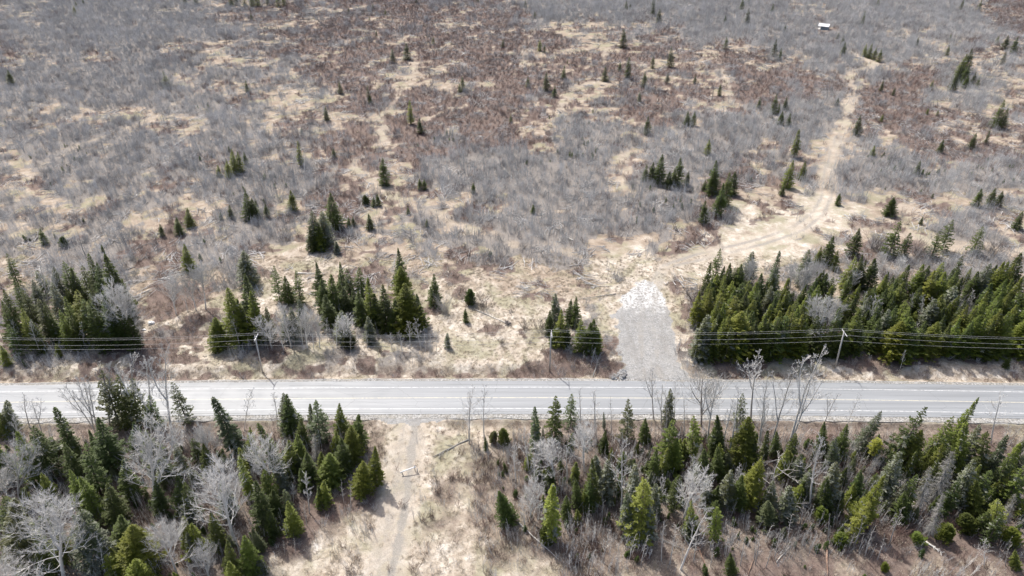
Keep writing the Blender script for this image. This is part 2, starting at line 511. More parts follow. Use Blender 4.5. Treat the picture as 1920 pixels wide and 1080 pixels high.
ROWS = [(r + r[-1] * 48)[:48] for r in ROWS]
ROWS = [r if k < 20 else r[:16].replace('s', 't') + r[16:32].replace('s', 't').replace('r', 's') + r[32:] for k, r in enumerate(ROWS)]   # paler straw on the near side
WT = {  # red, gray, litter, slash
    'S': (.02, .01, .0, .0, 1.), 's': (.42, .26, .5, .3, .3), 'r': (.78, .16, .85, .45, 0), 'R': (.97, .06, .92, .2, 0),
    't': (.24, .08, .22, .0, .75), 'g': (.25, .6, .6, .35, .1), 'G': (.05, .98, .85, .3, 0), 'm': (.5, .40, .92, .5, 0)}
GRID = np.array([[WT[c] for c in r] for r in ROWS])
SNOISE = lambda x, y: fbm(x, y, 3) - .5
def cover(x, y, z=0.0, warp=1.0):
    px, py = project(x, y, z)
    for sc, ax, ay in ((34, 120, 45), (13, 120, 55), (4.5, 90, 45)):
        px = px + warp * ax * SNOISE(x / sc + sc, y / sc); py = py + warp * ay * SNOISE(x / sc + 40, y / sc + 7)
    gx = np.clip(px / 40 - .5, 0, 46.999); gy = np.clip(py / 40 - .5, 0, 25.999)
    ix = gx.astype(int); iy = gy.astype(int); fx = (gx - ix)[..., None]; fy = (gy - iy)[..., None]
    g = lambda i, j: GRID[j, i]
    return ((g(ix, iy) * (1 - fx) + g(ix + 1, iy) * fx) * (1 - fy) + (g(ix, iy + 1) * (1 - fx) + g(ix + 1, iy + 1) * fx) * fy)

def gpoly(pts):
    return np.array([ground_at(*p)[:2] for p in pts])
def dist_poly(x, y, P):
    d = np.full(np.shape(x), 1e9)
    for (ax, ay), (bx, by) in zip(P[:-1], P[1:]):
        vx, vy = bx - ax, by - ay
        t = np.clip(((x - ax) * vx + (y - ay) * vy) / (vx * vx + vy * vy), 0, 1)
        d = np.minimum(d, np.hypot(x - ax - t * vx, y - ay - t * vy))
    return d
def inside(x, y, P):
    r = np.zeros(np.shape(x), bool); n = len(P)
    for i in range(n):
        ax, ay = P[i]; bx, by = P[(i + 1) % n]
        c = ((ay > y) != (by > y)) & (x < (bx - ax) * (y - ay) / (by - ay + 1e-12) + ax)
        r ^= c
    return r
DRIVE = gpoly([(1170, 722), (1166, 690), (1163, 655), (1156, 620), (1149, 598), (1147, 584), (1160, 574), (1166, 560), (1178, 545), (1195, 531), (1213, 525), (1228, 527),
               (1240, 540), (1250, 560), (1253, 580), (1261, 603), (1266, 640), (1276, 678), (1296, 722)])
APRON = gpoly([(690, 778), (845, 778), (825, 790), (800, 797), (740, 796), (705, 788)])
RUTS = [gpoly(p) for p in (
    [(755, 800), (752, 840), (746, 880), (733, 950), (722, 1010), (705, 1100)], [(778, 800), (773, 840), (768, 890), (758, 960), (746, 1020), (728, 1100)],
)]
RUTS2 = [gpoly(p) for p in (
    [(1230, 540), (1233, 512), (1243, 498), (1290, 482), (1370, 462), (1430, 446), (1490, 424), (1524, 398), (1540, 370), (1545, 330), (1556, 290), (1568, 255)],
    [(1240, 540), (1246, 512), (1260, 500), (1310, 488), (1390, 468), (1450, 452), (1510, 430), (1545, 400), (1558, 372), (1560, 330), (1568, 290), (1578, 255)])]
PADRUTS = [gpoly(p) for p in ([(1208, 722), (1203, 650), (1200, 600), (1212, 545), (1232, 512)], [(1240, 722), (1230, 650), (1222, 600), (1230, 548), (1246, 512)])]
TRAILS = [(gpoly(p), w) for p, w in (
    ([(1545, 330), (1562, 280), (1580, 235), (1592, 205), (1600, 170), (1588, 145), (1605, 135), (1645, 122), (1622, 108), (1590, 98)], 3.4),
    ([(1545, 400), (1600, 425), (1700, 440), (1760, 455), (1920, 470)], 4.5), ([(1560, 395), (1660, 402), (1720, 385)], 4),
    ([(1180, 500), (1120, 490), (1060, 470), (980, 460), (880, 430), (800, 395), (740, 370), (700, 340), (660, 300)], 3.5),
    ([(1050, 215), (1052, 195), (1075, 165), (1110, 155), (1150, 160)], 3), ([(985, 130), (980, 90), (1000, 60)], 2.5), ([(1130, 120), (1140, 90)], 2.5),
    ([(1320, 80), (1345, 110), (1360, 150), (1375, 190)], 3), ([(720, 270), (715, 220), (740, 190), (770, 150), (778, 110)], 3),
    ([(1505, 30), (1530, 38), (1545, 52)], 4), ([(40, 340), (90, 300), (150, 270), (260, 235), (330, 195), (400, 160)], 2.6),
    ([(1165, 350), (1170, 300), (1180, 270)], 3), ([(1760, 170), (1830, 170), (1920, 190)], 3), ([(1700, 28), (1740, 40)], 6))]

def ground_attrs(x, y, z):
    C = cover(x, y, z)
    red, gray, lit, sl, bl = [C[..., i] for i in range(5)]
    tr = np.zeros(np.shape(x))
    for ti, (P, w) in enumerate(TRAILS):
        w = w * 1.15
        tr = np.maximum(tr, (1 - sstep(w * .2, w, dist_poly(x, y, P) + 6.5 * SNOISE(x / 5, y / 5))) * (.35 + 1.2 * sstep(.4, .65, fbm(x / 8 + 3, y / 8, 3)).clip(0, .5)) * (np.clip(1.2 - y / 700, .4, 1) if ti else 1.45)).clip(0, 1)
    ring = np.vstack([DRIVE, DRIVE[:1]]); dd = np.where((np.abs(x - DRIVE[:, 0].mean()) < 25) & (np.abs(y - DRIVE[:, 1].mean()) < 45), 1, 0)
    sd = np.where(inside(x, y, DRIVE), 1, -1) * dist_poly(x, y, ring)
    grav = sstep(-1.6, 1.6, sd + 3.2 * SNOISE(x / 4.5, y / 4.5) + 2.2 * SNOISE(x / 1.3, y / 1.3)) * dd
    ap = np.where(inside(x + 3.5 * SNOISE(x / 4, y / 4), y + 3 * SNOISE(x / 3 + 9, y / 3), APRON), .8, 0.0)
    rut = np.zeros(np.shape(x))
    for P, k_ in zip(RUTS, (.6, 1.0)): rut = np.maximum(rut, k_ * (.55 + .8 * fbm(x / 3, y / 3, 2)).clip(0, 1) * (1 - sstep(.25, 1.15, dist_poly(x, y, P) + 1.5 * SNOISE(x / 2.2, y / 2.2))))
    rut2 = np.zeros(np.shape(x))
    for P in PADRUTS: rut2 = np.maximum(rut2, .62 * (.3 + 1.2 * fbm(x / 4, y / 4, 2)).clip(0, 1) * (1 - sstep(.3, 1.5, dist_poly(x, y, P) + 1.2 * SNOISE(x / 3, y / 3))))
    for P in RUTS2: rut2 = np.maximum(rut2, .75 * (.4 + 1.1 * fbm(x / 6, y / 6, 2)).clip(0, 1) * (1 - sstep(.3, 1.3, dist_poly(x, y, P))))
    s = road_s(x, y)
    grav = np.maximum(np.maximum(grav, ap), 1 - sstep(6.1, 6.9, np.abs(s) + .5 * SNOISE(x / 1.2, y / 1.2)))
    clear = np.maximum(np.maximum(tr, grav), np.maximum(rut, rut2))
    trackzone = 1 - sstep(1.5, 3.6, np.minimum(dist_poly(x, y, RUTS[0]), dist_poly(x, y, RUTS[1])))
    trackzone = np.maximum(trackzone, (1 - .6 * sstep(170, 260, y)) * (1 - sstep(1.0, 3.2, 3 * SNOISE(x / 3, y / 3) + np.minimum(dist_poly(x, y, RUTS2[0]), dist_poly(x, y, RUTS2[1])))))
    clear = np.maximum(clear, trackzone * .85)
    bank = (1 - sstep(9.5, 12.5, np.abs(s))) * sstep(6.4, 7.2, np.abs(s))       # brush line of the ditch
    nx = .55 + .9 * fbm(x / 7, y / 7, 2)
    def patch(w, k):                          # share w of the ground covered, in clumps with edges
        nn = .34 * fbm(x / 17 + k * 1.7, y / 17, 3) + .40 * fbm(x / 6.5 + k * 3.1, y / 6.5, 3) + .26 * fbm(x / 2.4 + k, y / 2.4, 2)
        return sstep(-.45, .45, (nn - .5) / .085 + (w - .5) * 4.6)
    far_ = s > 0
    red, gray = np.where(far_, patch(red, 1.0), red), np.where(far_, patch(gray, 5.0), gray)
    lit = np.where(far_, lit * (.25 + .75 * np.maximum(red, gray)), lit)
    red = np.maximum(red, bank * .42 * nx * (s > 0)) * (1 - clear); red = np.maximum(red, bank * .3 * nx * (s < 0) * (1 - clear))
    k = (1 - bank * .9)
    bl = np.clip(np.maximum(bl, .8 * (1 - sstep(10, 40, np.abs(s - 14)))) * (1 - sstep(170, 330, y)), 0, 1)
    return dict(bleach=bl, red=red, gray=gray * (1 - clear) * k, litter=lit * (1 - .92 * np.maximum(grav, rut)) * (1 - .5 * clear), slash=sl * (1 - clear) * k, gravel=grav, rut=np.maximum(np.maximum(rut, rut2), .42 * trackzone * (s < 0) * (.5 + .9 * fbm(x / 2.5, y / 2.5, 2))), trail=np.maximum(tr, trackzone))

# ------------------------------------------------------------------ ground sheet
def build_ground():
    ys = [-60, -20, 10, 30, 44]
    y = 50.0
    while y < 720:
        ys.append(y); y += max(.42, .0042 * y) if y < 175 else max(.8, .0052 * y)
    ys += [760, 820, 900, 1000, 1150, 1400, 1800, 2500, 3500, 5000, 8000]
    ys = np.array(ys); nx = 470
    u = np.linspace(-1, 1, nx)
    Y, U = np.meshgrid(ys, u, indexing='ij')
    X = U * (np.maximum(Y, 50) * 1.12 + 45)
    Z = hgt(X, Y)
    A = ground_attrs(X, Y, Z)
    Z = Z - .06 * A['rut']
    n = X.size; rows = len(ys)
    me = bpy.data.meshes.new('ground')
    me.vertices.add(n)
    me.vertices.foreach_set('co', np.stack([X, Y, Z], -1).reshape(-1).astype(np.float32))
    i = np.arange(n).reshape(rows, nx)
    q = np.stack([i[:-1, :-1], i[:-1, 1:], i[1:, 1:], i[1:, :-1]], -1).reshape(-1)
    nf = len(q) // 4
    me.loops.add(nf * 4); me.polygons.add(nf)
    me.loops.foreach_set('vertex_index', q.astype(np.int32))
    me.polygons.foreach_set('loop_start', np.arange(0, nf * 4, 4, dtype=np.int32))
    me.polygons.foreach_set('use_smooth', np.ones(nf, bool))
    me.update(calc_edges=True)
    for k in ('bleach', 'red', 'gray', 'litter', 'gravel', 'rut', 'trail'):
        a = me.attributes.new(k, 'FLOAT', 'POINT'); a.data.foreach_set('value', A[k].reshape(-1).astype(np.float32))
    me.materials.append(M['ground'])
    o = link('ground', me); tag(o, kind='structure')
    return o

def make_ground_mat():
    t = NT('dry_grass_ground', .95, .12)
    P = t.pos()
    big = t.noise(.035, 3, .5, P); mid = t.noise(.3, 5, .65, P, .3); fine = t.noise(1.5, 5, .7, t.vmul(P, (1, .8, 1)), .3); tiny = t.noise(6, 3, .7, P, .3)
    # dry grass
    c0 = t.ramp(mid, [(.3, (.19, .15, .115)), (.44, (.285, .228, .175)), (.56, (.365, .30, .235)), (.7, (.475, .41, .335))])
    c1 = t.ramp(mid, [(.3, (.27, .226, .175)), (.42, (.40, .343, .275)), (.55, (.51, .45, .375)), (.68, (.66, .61, .54))])
    c = t.mix(t.ramp(t.math('ADD', t.attr('bleach'), t.math('SUBTRACT', t.noise(.12, 4, .6, P), .5)), [(.25, 0.0), (.75, 1.0)]), c0, c1)
    c = t.mix(t.ramp(fine, [(.3, 0.0), (.5, .0), (.68, .6)]), c, (.25, .20, .145))
    c = t.mix(t.ramp(t.noise(.11, 4, .6, P, .5), [(.48, 0.0), (.62, .75)]), c, (.265, .25, .165))      # green-brown moss
    # litter under brush
    lit = t.attr('litter'); red = t.attr('red'); gr = t.attr('gray')
    lf = t.math('MULTIPLY', lit, 1.25)
    thr = t.math('SUBTRACT', lf, t.math('MULTIPLY', mid, 1.0))
    lm = t.ramp(t.math('ADD', thr, .15), [(.0, 0.0), (.22, .5), (.5, .93)])
    lc = t.mix(t.ramp(fine, [(.35, 0.0), (.65, 1.0)]), (.13, .105, .088), (.29, .245, .20))
    c = t.mix(lm, c, lc)
    rc = t.mix(fine, (.10, .07, .06), (.21, .158, .135))
    rm = t.ramp(t.math('SUBTRACT', t.math('MULTIPLY', red, 1.2), t.math('MULTIPLY', mid, .9)), [(.0, 0.0), (.4, .8)])
    c = t.mix(rm, c, rc)
    gm = t.ramp(t.math('SUBTRACT', t.math('MULTIPLY', gr, 1.2), t.math('MULTIPLY', mid, .9)), [(.0, 0.0), (.4, .75)])
    gc = t.mix(fine, (.13, .12, .11), (.31, .29, .27))
    c = t.mix(gm, c, gc)
    # trail grass, paler
    tl = t.attr('trail')
    c = t.mix(t.math('MULTIPLY', tl, .5), c, t.mix(fine, (.32, .27, .21), (.54, .48, .405)))
    # gravel
    st = t.new('ShaderNodeTexVoronoi'); st.inputs['Scale'].default_value = 4.2; t.l.new(P, st.inputs['Vector'])
    sv = t.new('ShaderNodeSeparateColor'); t.l.new(st.outputs['Color'], sv.inputs[0])
    gcol = t.ramp(sv.outputs[0], [(.0, (.19, .187, .18)), (.25, (.25, .247, .238)), (.75, (.29, .287, .278)), (1.0, (.37, .366, .357))])
    gcol = t.mix(t.ramp(t.noise(.5, 4, .6, P), [(.42, .0), (.62, .5)]), gcol, (.345, .335, .315))
    pale = t.new('ShaderNodeSeparateXYZ'); t.l.new(P, pale.inputs[0])
    pm = t.ramp(t.math('ADD', t.math('MULTIPLY', t.math('SUBTRACT', pale.outputs[1], PALE_Y), .05), t.math('MULTIPLY', t.noise(.45, 5, .7, P), 1.0)), [(.5, 0.0), (.72, .95)])
    pc = t.mix(t.ramp(t.noise(1.4, 5, .75, P), [(.42, 0.0), (.56, 1.0)]), (.24, .23, .21), (.62, .615, .60))
    gcol = t.mix(pm, gcol, pc)
    gcol = t.mix(t.ramp(t.noise(.22, 5, .65, t.vmul(P, (1.6, .5, 1))), [(.35, .55), (.5, 0.0), (.62, 0.0), (.75, .4)]), gcol, (.215, .205, .19))
    gv = t.attr('gravel')
    c = t.mix(t.ramp(t.math('ADD', gv, t.math('MULTIPLY', t.math('SUBTRACT', fine, .5), .7)), [(.42, 0.0), (.58, 1.0)]), c, gcol)
    ru = t.attr('rut')
    c = t.mix(t.math('MULTIPLY', t.ramp(t.math('ADD', ru, t.math('SUBTRACT', fine, .5)), [(.3, 0.0), (.8, 1.0)]), .85), c, t.mix(tiny, (.17, .155, .135), (.38, .36, .325)))
    # small dark/light mottling everywhere
    v = t.math('MULTIPLY_ADD', tiny, .7); t.n[-1].inputs[2].default_value = .65
    c = t.mix(1.0, c, v, 'MULTIPLY')
    t.base(c)
    h = t.math('ADD', t.math('MULTIPLY', fine, 1.0), t.math('MULTIPLY', tiny, .45))
    t.bump(h, .16, 1.0)
    return t.m
PALE_Y = ground_at(1200, 585)[1]
M['ground'] = make_ground_mat()
build_ground()

# ------------------------------------------------------------------ road
def strip(name, s0, s1, z, mat, x0=-420, x1=420, step=3.0, crown=0.02, jag=0, gaps=None):
    xs = np.arange(x0, x1 + step, step); mb = MB()
    for k, x in enumerate(xs):
        yc = ROADY - ROADC * x * x
        j = jag * (vnoise(np.array(x / 1.7), np.array(s1)) - .5) if jag else 0
        mb.v += [Vector((x, yc + s0 - j, z - crown * abs(s0) * .25)), Vector((x, yc + s1 + j, z - crown * abs(s1) * .25))]
    mb.f = [(2 * i, 2 * i + 2, 2 * i + 3, 2 * i + 1) for i in range(len(xs) - 1)
            if not (gaps and gaps(.5 * (xs[i] + xs[i + 1])))]
    mb.m = [0] * len(mb.f)
    o = link(name, mb.mesh(name, [mat])); tag(o, kind='structure'); return o
def make_asphalt():
    t = NT('worn_asphalt', .5, .42)
    P = t.pos()
    f = t.noise(5, 4, .7, P); st = t.noise(.55, 4, .6, t.vmul(P, (.035, 1.6, 1)), .3); b = t.noise(.25, 3, .5, P)
    c = t.ramp(st, [(.3, (.205, .215, .222)), (.55, (.27, .281, .288)), (.75, (.33, .342, .35))])
    c = t.mix(t.ramp(f, [(.3, .0), (.75, .35)]), c, (.2, .2, .2))
    w = t.new('ShaderNodeTexVoronoi', feature='DISTANCE_TO_EDGE'); w.inputs['Scale'].default_value = 1
    wv = t.new('ShaderNodeVectorMath', operation='ADD'); nv = t.new('ShaderNodeTexNoise'); nv.inputs['Scale'].default_value = .8
    t.l.new(P, nv.inputs['Vector']); t.l.new(t.vmul(P, (.075, .16, .1)), wv.inputs[0]); t.l.new(t.vmul(nv.outputs['Color'], (.09, .09, 0)), wv.inputs[1])
    t.l.new(wv.outputs[0], w.inputs['Vector'])
    cr = t.ramp(w.outputs[0], [(.0, 1.0), (.0045, 0.0)])
    c = t.mix(t.math('MULTIPLY', cr, .55), c, (.09, .09, .09))
    t.base(c).bump(f, .008, .6)
    t.l.new(t.ramp(b, [(.3, .42), (.7, .56)]), t.p.inputs['Roughness'])
    return t.m
def make_paint(name, col, wear):
    t = NT(name, .55, .3)
    f = t.noise(2.2, 5, .75, t.vmul(t.pos(), (.5, 3, 1)))
    t.base(t.mix(t.ramp(f, [(wear, 1.0), (wear + .14, 0.0)]), col, (.33, .33, .325)))
    return t.m
def make_shoulder():
    t = NT('gravel_shoulder', .9, .2)
    P = t.pos()
    st = t.new('ShaderNodeTexVoronoi'); st.inputs['Scale'].default_value = 4; t.l.new(P, st.inputs['Vector'])
    sv = t.new('ShaderNodeSeparateColor'); t.l.new(st.outputs['Color'], sv.inputs[0])
    c = t.ramp(sv.outputs[0], [(0, (.15, .145, .135)), (.5, (.27, .265, .25)), (1, (.45, .44, .42))])
    c = t.mix(t.ramp(t.noise(.6, 4, .6, P), [(.45, .0), (.65, .6)]), c, (.31, .285, .24))
    t.base(c).bump(sv.outputs[1], .03, .8); return t.m
M['asphalt'] = make_asphalt(); M['shoulder'] = make_shoulder()
M['white_paint'] = make_paint('white_road_paint', (.74, .74, .73), .42); M['cream_paint'] = make_paint('faded_yellow_road_paint', (.66, .60, .44), .4)
t = NT('dark_seam', .8); t.p.inputs['Base Color'].default_value = (.13, .13, .13, 1); M['seam'] = t.m
strip('road_shoulder', -6.4, 6.3, -.03, M['shoulder'], jag=.9, crown=0.015)
strip('road', -5.0, 5.5, .012, M['asphalt'], jag=.25, crown=0)
strip('road_markings', 3.31, 3.45, .020, M['white_paint'], crown=0)
strip('road_markings', -3.45, -3.30, .020, M['white_paint'], crown=0)
strip('road_markings', -.09, .06, .020, M['cream_paint'], crown=0)
strip('road_seam', -4.47, -4.38, .018, M['seam'], crown=0, gaps=lambda x: vnoise(np.array(x / 9), np.array(.3)) > .78)
strip('road_seam', 4.15, 4.21, .018, M['seam'], crown=0, gaps=lambda x: vnoise(np.array(x / 7), np.array(5.3)) > .5)

CABIN = ground_at(1546, 55)
# ------------------------------------------------------------------ scattered cover (nobody could count it)
def gn_scatter(name, coll, pts, rot, scl, idx, label, cat):
    me = bpy.data.meshes.new(name)
    n = len(pts)
    me.vertices.add(n); me.vertices.foreach_set('co', np.asarray(pts, np.float32).reshape(-1))
    for nm, typ, key, dat in (('rot', 'FLOAT_VECTOR', 'vector', rot), ('scl', 'FLOAT_VECTOR', 'vector', scl)):
        a = me.attributes.new(nm, typ, 'POINT'); a.data.foreach_set(key, np.asarray(dat, np.float32).reshape(-1))
    a = me.attributes.new('pick', 'INT', 'POINT'); a.data.foreach_set('value', np.asarray(idx, np.int32))
    o = link(name, me); tag(o, label, cat, None, 'stuff')
    g = bpy.data.node_groups.new(name, 'GeometryNodeTree')
    g.interface.new_socket('Geometry', in_out='INPUT', socket_type='NodeSocketGeometry')
    g.interface.new_socket('Geometry', in_out='OUTPUT', socket_type='NodeSocketGeometry')
    gi = g.nodes.new('NodeGroupInput'); go = g.nodes.new('NodeGroupOutput')
    ip = g.nodes.new('GeometryNodeInstanceOnPoints'); ci = g.nodes.new('GeometryNodeCollectionInfo')
    ci.inputs['Collection'].default_value = coll; ci.inputs['Separate Children'].default_value = True; ci.inputs['Reset Children'].default_value = True
    def na(nm, typ):
        x = g.nodes.new('GeometryNodeInputNamedAttribute'); x.data_type = typ; x.inputs['Name'].default_value = nm
        return x.outputs['Attribute']
    er = g.nodes.new('FunctionNodeEulerToRotation')
    g.links.new(na('rot', 'FLOAT_VECTOR'), er.inputs[0])
    g.links.new(gi.outputs[0], ip.inputs['Points']); g.links.new(ci.outputs[0], ip.inputs['Instance'])
    ip.inputs['Pick Instance'].default_value = True
    g.links.new(na('pick', 'INT'), ip.inputs['Instance Index']); g.links.new(er.outputs[0], ip.inputs['Rotation'])
    g.links.new(na('scl', 'FLOAT_VECTOR'), ip.inputs['Scale']); g.links.new(ip.outputs[0], go.inputs[0])
    md = o.modifiers.new('scatter', 'NODES'); md.node_group = g
    return o
def candidates(density, ymin, ymax, seed, margin=1.0, xw=.98):
    r = np.random.default_rng(seed)
    area = (ymax - ymin) * xw * (ymax + ymin + 60) * margin
    n = int(area * density)
    y = np.sqrt(r.random(n) * ((ymax + 30) ** 2 - (ymin + 30) ** 2) + (ymin + 30) ** 2) - 30
    x = (r.random(n) * 2 - 1) * (y + 30) * xw * margin
    return x, y, r
def scatter(name, meshes, density, key, label, cat, ymin=52, ymax=665, thr=(.15, .85), clump=6.0, seed=1, smin=.7, smax=1.25, tilt=.08, lim=None, post=None, contrast=1.0):
    x, y, r = candidates(density, ymin, ymax, seed)
    z = hgt(x, y)
    A = ground_attrs(x, y, z)
    w = A[key] if isinstance(key, str) else key(A, x, y)
    w = np.where(np.hypot(x - CABIN.x, (y - CABIN.y + 5) * .7) < 7.5, 0, w)
    cl = clump; nn = .4 * fbm(x / 19 + seed * 1.7, y / 19, 3) + .35 * fbm(x / cl + seed * 3.1, y / cl, 3) + .25 * fbm(x / 2.6 + seed, y / 2.6, 2)
    p = w if thr is None else sstep(thr[0], thr[1], w * 1.15 - contrast * (nn - .5))
    keep = r.random(len(x)) < p
    s = np.abs(road_s(x, y)); keep &= s > 6.6
    if post is not None: keep &= post(A, x, y)
    x, y, z = x[keep], y[keep], z[keep]
    n = len(x)
    rot = np.stack([r.normal(0, tilt, n), r.normal(0, tilt, n), r.random(n) * 6.283], -1)
    s = r.uniform(smin, smax, n) * (.8 + .45 * fbm(x / 14 + 5, y / 14, 2))
    sc = np.stack([s, s, s * r.uniform(.85, 1.15, n)], -1)
    c = sub_collection(name + '_sources', meshes)
    gn_scatter(name, c, np.stack([x, y, z], -1), rot, sc, r.integers(0, len(meshes), n), label, cat)
    print('SCATTER', name, n)
M['gray_stem'] = thicket_mat('bare_grey_stems', (.32, .318, .314), (.62, .616, .61))
M['pale_stem'] = thicket_mat('pale_bare_stems', (.40, .385, .36), (.74, .72, .68))
M['brown_stem'] = thicket_mat('bare_brown_stems', (.19, .165, .15), (.37, .335, .31))
M['red_stem'] = thicket_mat('reddish_bare_twigs', (.105, .068, .058), (.26, .18, .155))
M['straw'] = thicket_mat('dry_straw_blades', (.34, .28, .205), (.68, .61, .505))
M['slash'] = thicket_mat('grey_slash_sticks', (.28, .265, .25), (.55, .535, .515))
t = NT('low_evergreen_needles', .6, .3); t.base(t.ramp(t.rand(), [(0, (.045, .075, .02)), (1, (.11, .155, .038))])); t.translucent((.14, .2, .04), .3); M['needle_low'] = t.m
if not globals().get('NO_SCATTER'):
    scatter('sapling_thicket', [sapling_clump(i, M['gray_stem'], (1.8, 4.6), 7, 1.2, .05, 10) for i in range(5)] + [brush_clump(20 + i, M['gray_stem'], (1.2, 2.6), 18, 1.2, .05, .8, 6) for i in range(4)] + [brush_clump(30 + i, M['brown_stem'], (1., 2.2), 16, 1.1, .05, .8, 5) for i in range(2)], .3, 'gray',
            'bare grey sapling thickets standing in broad patches over the cutover land behind the road', 'saplings', ymin=54, seed=11, thr=None, post=lambda A, x, y: road_s(x, y) > 9)
    scatter('sapling_undergrowth', [sapling_clump(40 + i, M['pale_stem'], (1.8, 4.6), 6, 1.0, .055, 8) for i in range(4)] + [brush_clump(50 + i, M['red_stem'], (.9, 2.2), 18, 1.1, .06) for i in range(4)], .95, 'gray',
            'thin grey saplings growing among the trees on the near side of the road', 'saplings', ymin=54, ymax=100, seed=12, clump=5, thr=(.1, .7), post=lambda A, x, y: road_s(x, y) < -8)
    scatter('red_brush', [brush_clump(60 + i, M['red_stem']) for i in range(6)] + [brush_clump(80 + i, M['brown_stem'], (.8, 1.6)) for i in range(3)] + [brush_clump(90 + i, M['gray_stem'], (.8, 1.8)) for i in range(2)], .45, 'red',
            'low reddish brown leafless brush spread over the clearing and ditch banks', 'brush', ymin=54, seed=13, thr=None)
    scatter('dry_grass', [tuft(100 + i, M['straw'], 22, (.18, .5), .4) for i in range(6)], 1.6, lambda A, x, y: np.clip(1.0 - .75 * A['litter'] - 1.5 * A['gravel'] - A['rut'] - .25 * A['trail'], 0, 1),
            'bent dry straw grass lying over the open ground beside the road', 'grass', ymin=54, ymax=165, seed=14, clump=2.5, thr=(.1, .9), smin=.6, smax=1.2)
    scatter('logging_slash', [slash(120 + i, M['slash']) for i in range(7)], .05, 'slash',
            'grey dead sticks and logging slash littering the cutover ground', 'slash', ymin=54, seed=15, clump=9, thr=(.1, .75), smin=.6, smax=1.3, tilt=.05, post=lambda A, x, y: (road_s(x, y) > 40))
    scatter('evergreen_seedlings', [green_low(140 + i) for i in range(4)], .12, lambda A, x, y: np.where(road_s(x, y) < -8, A['gray'] * 2.0 * (A['litter'] > .6), A['gray'] * .42 * (fbm(x / 30, y / 30, 2) > .55)),
            'low dark green conifer seedlings dotted through the undergrowth', 'seedlings', ymin=54, ymax=300, seed=16, clump=7, thr=(.3, .9), smin=.6, smax=2.3)
# ------------------------------------------------------------------ every conifer: apex x, apex y, [base x], base y, style  (photo pixels of its base on the ground and of its tip)
CONIFERS = {}
CONIFERS['left_block'] = """
13 473 540 D;7 543 640 D;42 542 622 D;38 577 652 B;118 488 570 D;133 500 575 D;155 497 575 D;165 475 565 Dn;193 473 600 D;205 480 592 D;178 492 580 D;140 543 640 B;
122 555 640 B;112 580 652 B;150 560 650 D;170 560 655 D;190 545 650 D;205 562 650 D;83 565 642 D;2 562 650 D;57 597 660 D;3 653 684 B;105 647 669 Bt;95 530 612 G;222 572 652 D;
28 520 600 D;70 560 640 Gn;130 590 655 D;185 590 656 B;14 605 668 D;60 525 590 G;100 500 575 G;240 600 655 D;165 520 615 D;215 510 600 D
"""
CONIFERS['left_slope'] = """
75 432 458 D;115 443 462 Dr;190 460 472 D;300 423 443 D;331 412 440 D;351 395 425 B;347 465 508 B;460 365 412 D;472 377 410 D;430 387 408 D;413 400 412 D;497 385 408 D;545 362 395 B;
620 372 428 D;585 395 465 G;605 405 460 G;583 435 470 D;630 455 475 G;458 479 533 G;425 305 332 Y;592 410 468 D;598 430 470 B
"""
CONIFERS['pole_clumps'] = """
430 538 645 B;455 513 625 D;468 545 643 B;445 560 640 D;403 603 652 Bw;514 497 565 Do;535 525 568 D;556 517 568 Do;594 490 560 D;600 522 585 D;618 513 585 B;635 490 562 D;652 503 572 D;
675 500 568 D;690 520 612 B;717 533 618 D;673 555 608 D;749 463 548 D;752 508 562 Bw;759 530 622 Bw;762 556 625 Bw;703 550 612 D;783 560 612 D;660 535 592 D;643 545 590 D;
612 560 615 D;640 590 640 G;740 570 622 D;560 560 620 G;545 575 640 G;500 575 640 Gn;530 580 640 D;690 600 642 G;650 622 652 Gr;838 628 652 G
"""
CONIFERS['lone_clearing'] = "812 514 572 D;881 541 570 Dr;873 582 604 D"
CONIFERS['driveway_clump'] = """
1043 550 612 G;1030 588 628 D;1053 578 650 B;1070 567 606 D;1081 565 613 D;1088 597 662 B;1106 612 660 D;1114 607 662 D;1062 610 650 D;1040 615 648 D;1122 622 660 B
"""
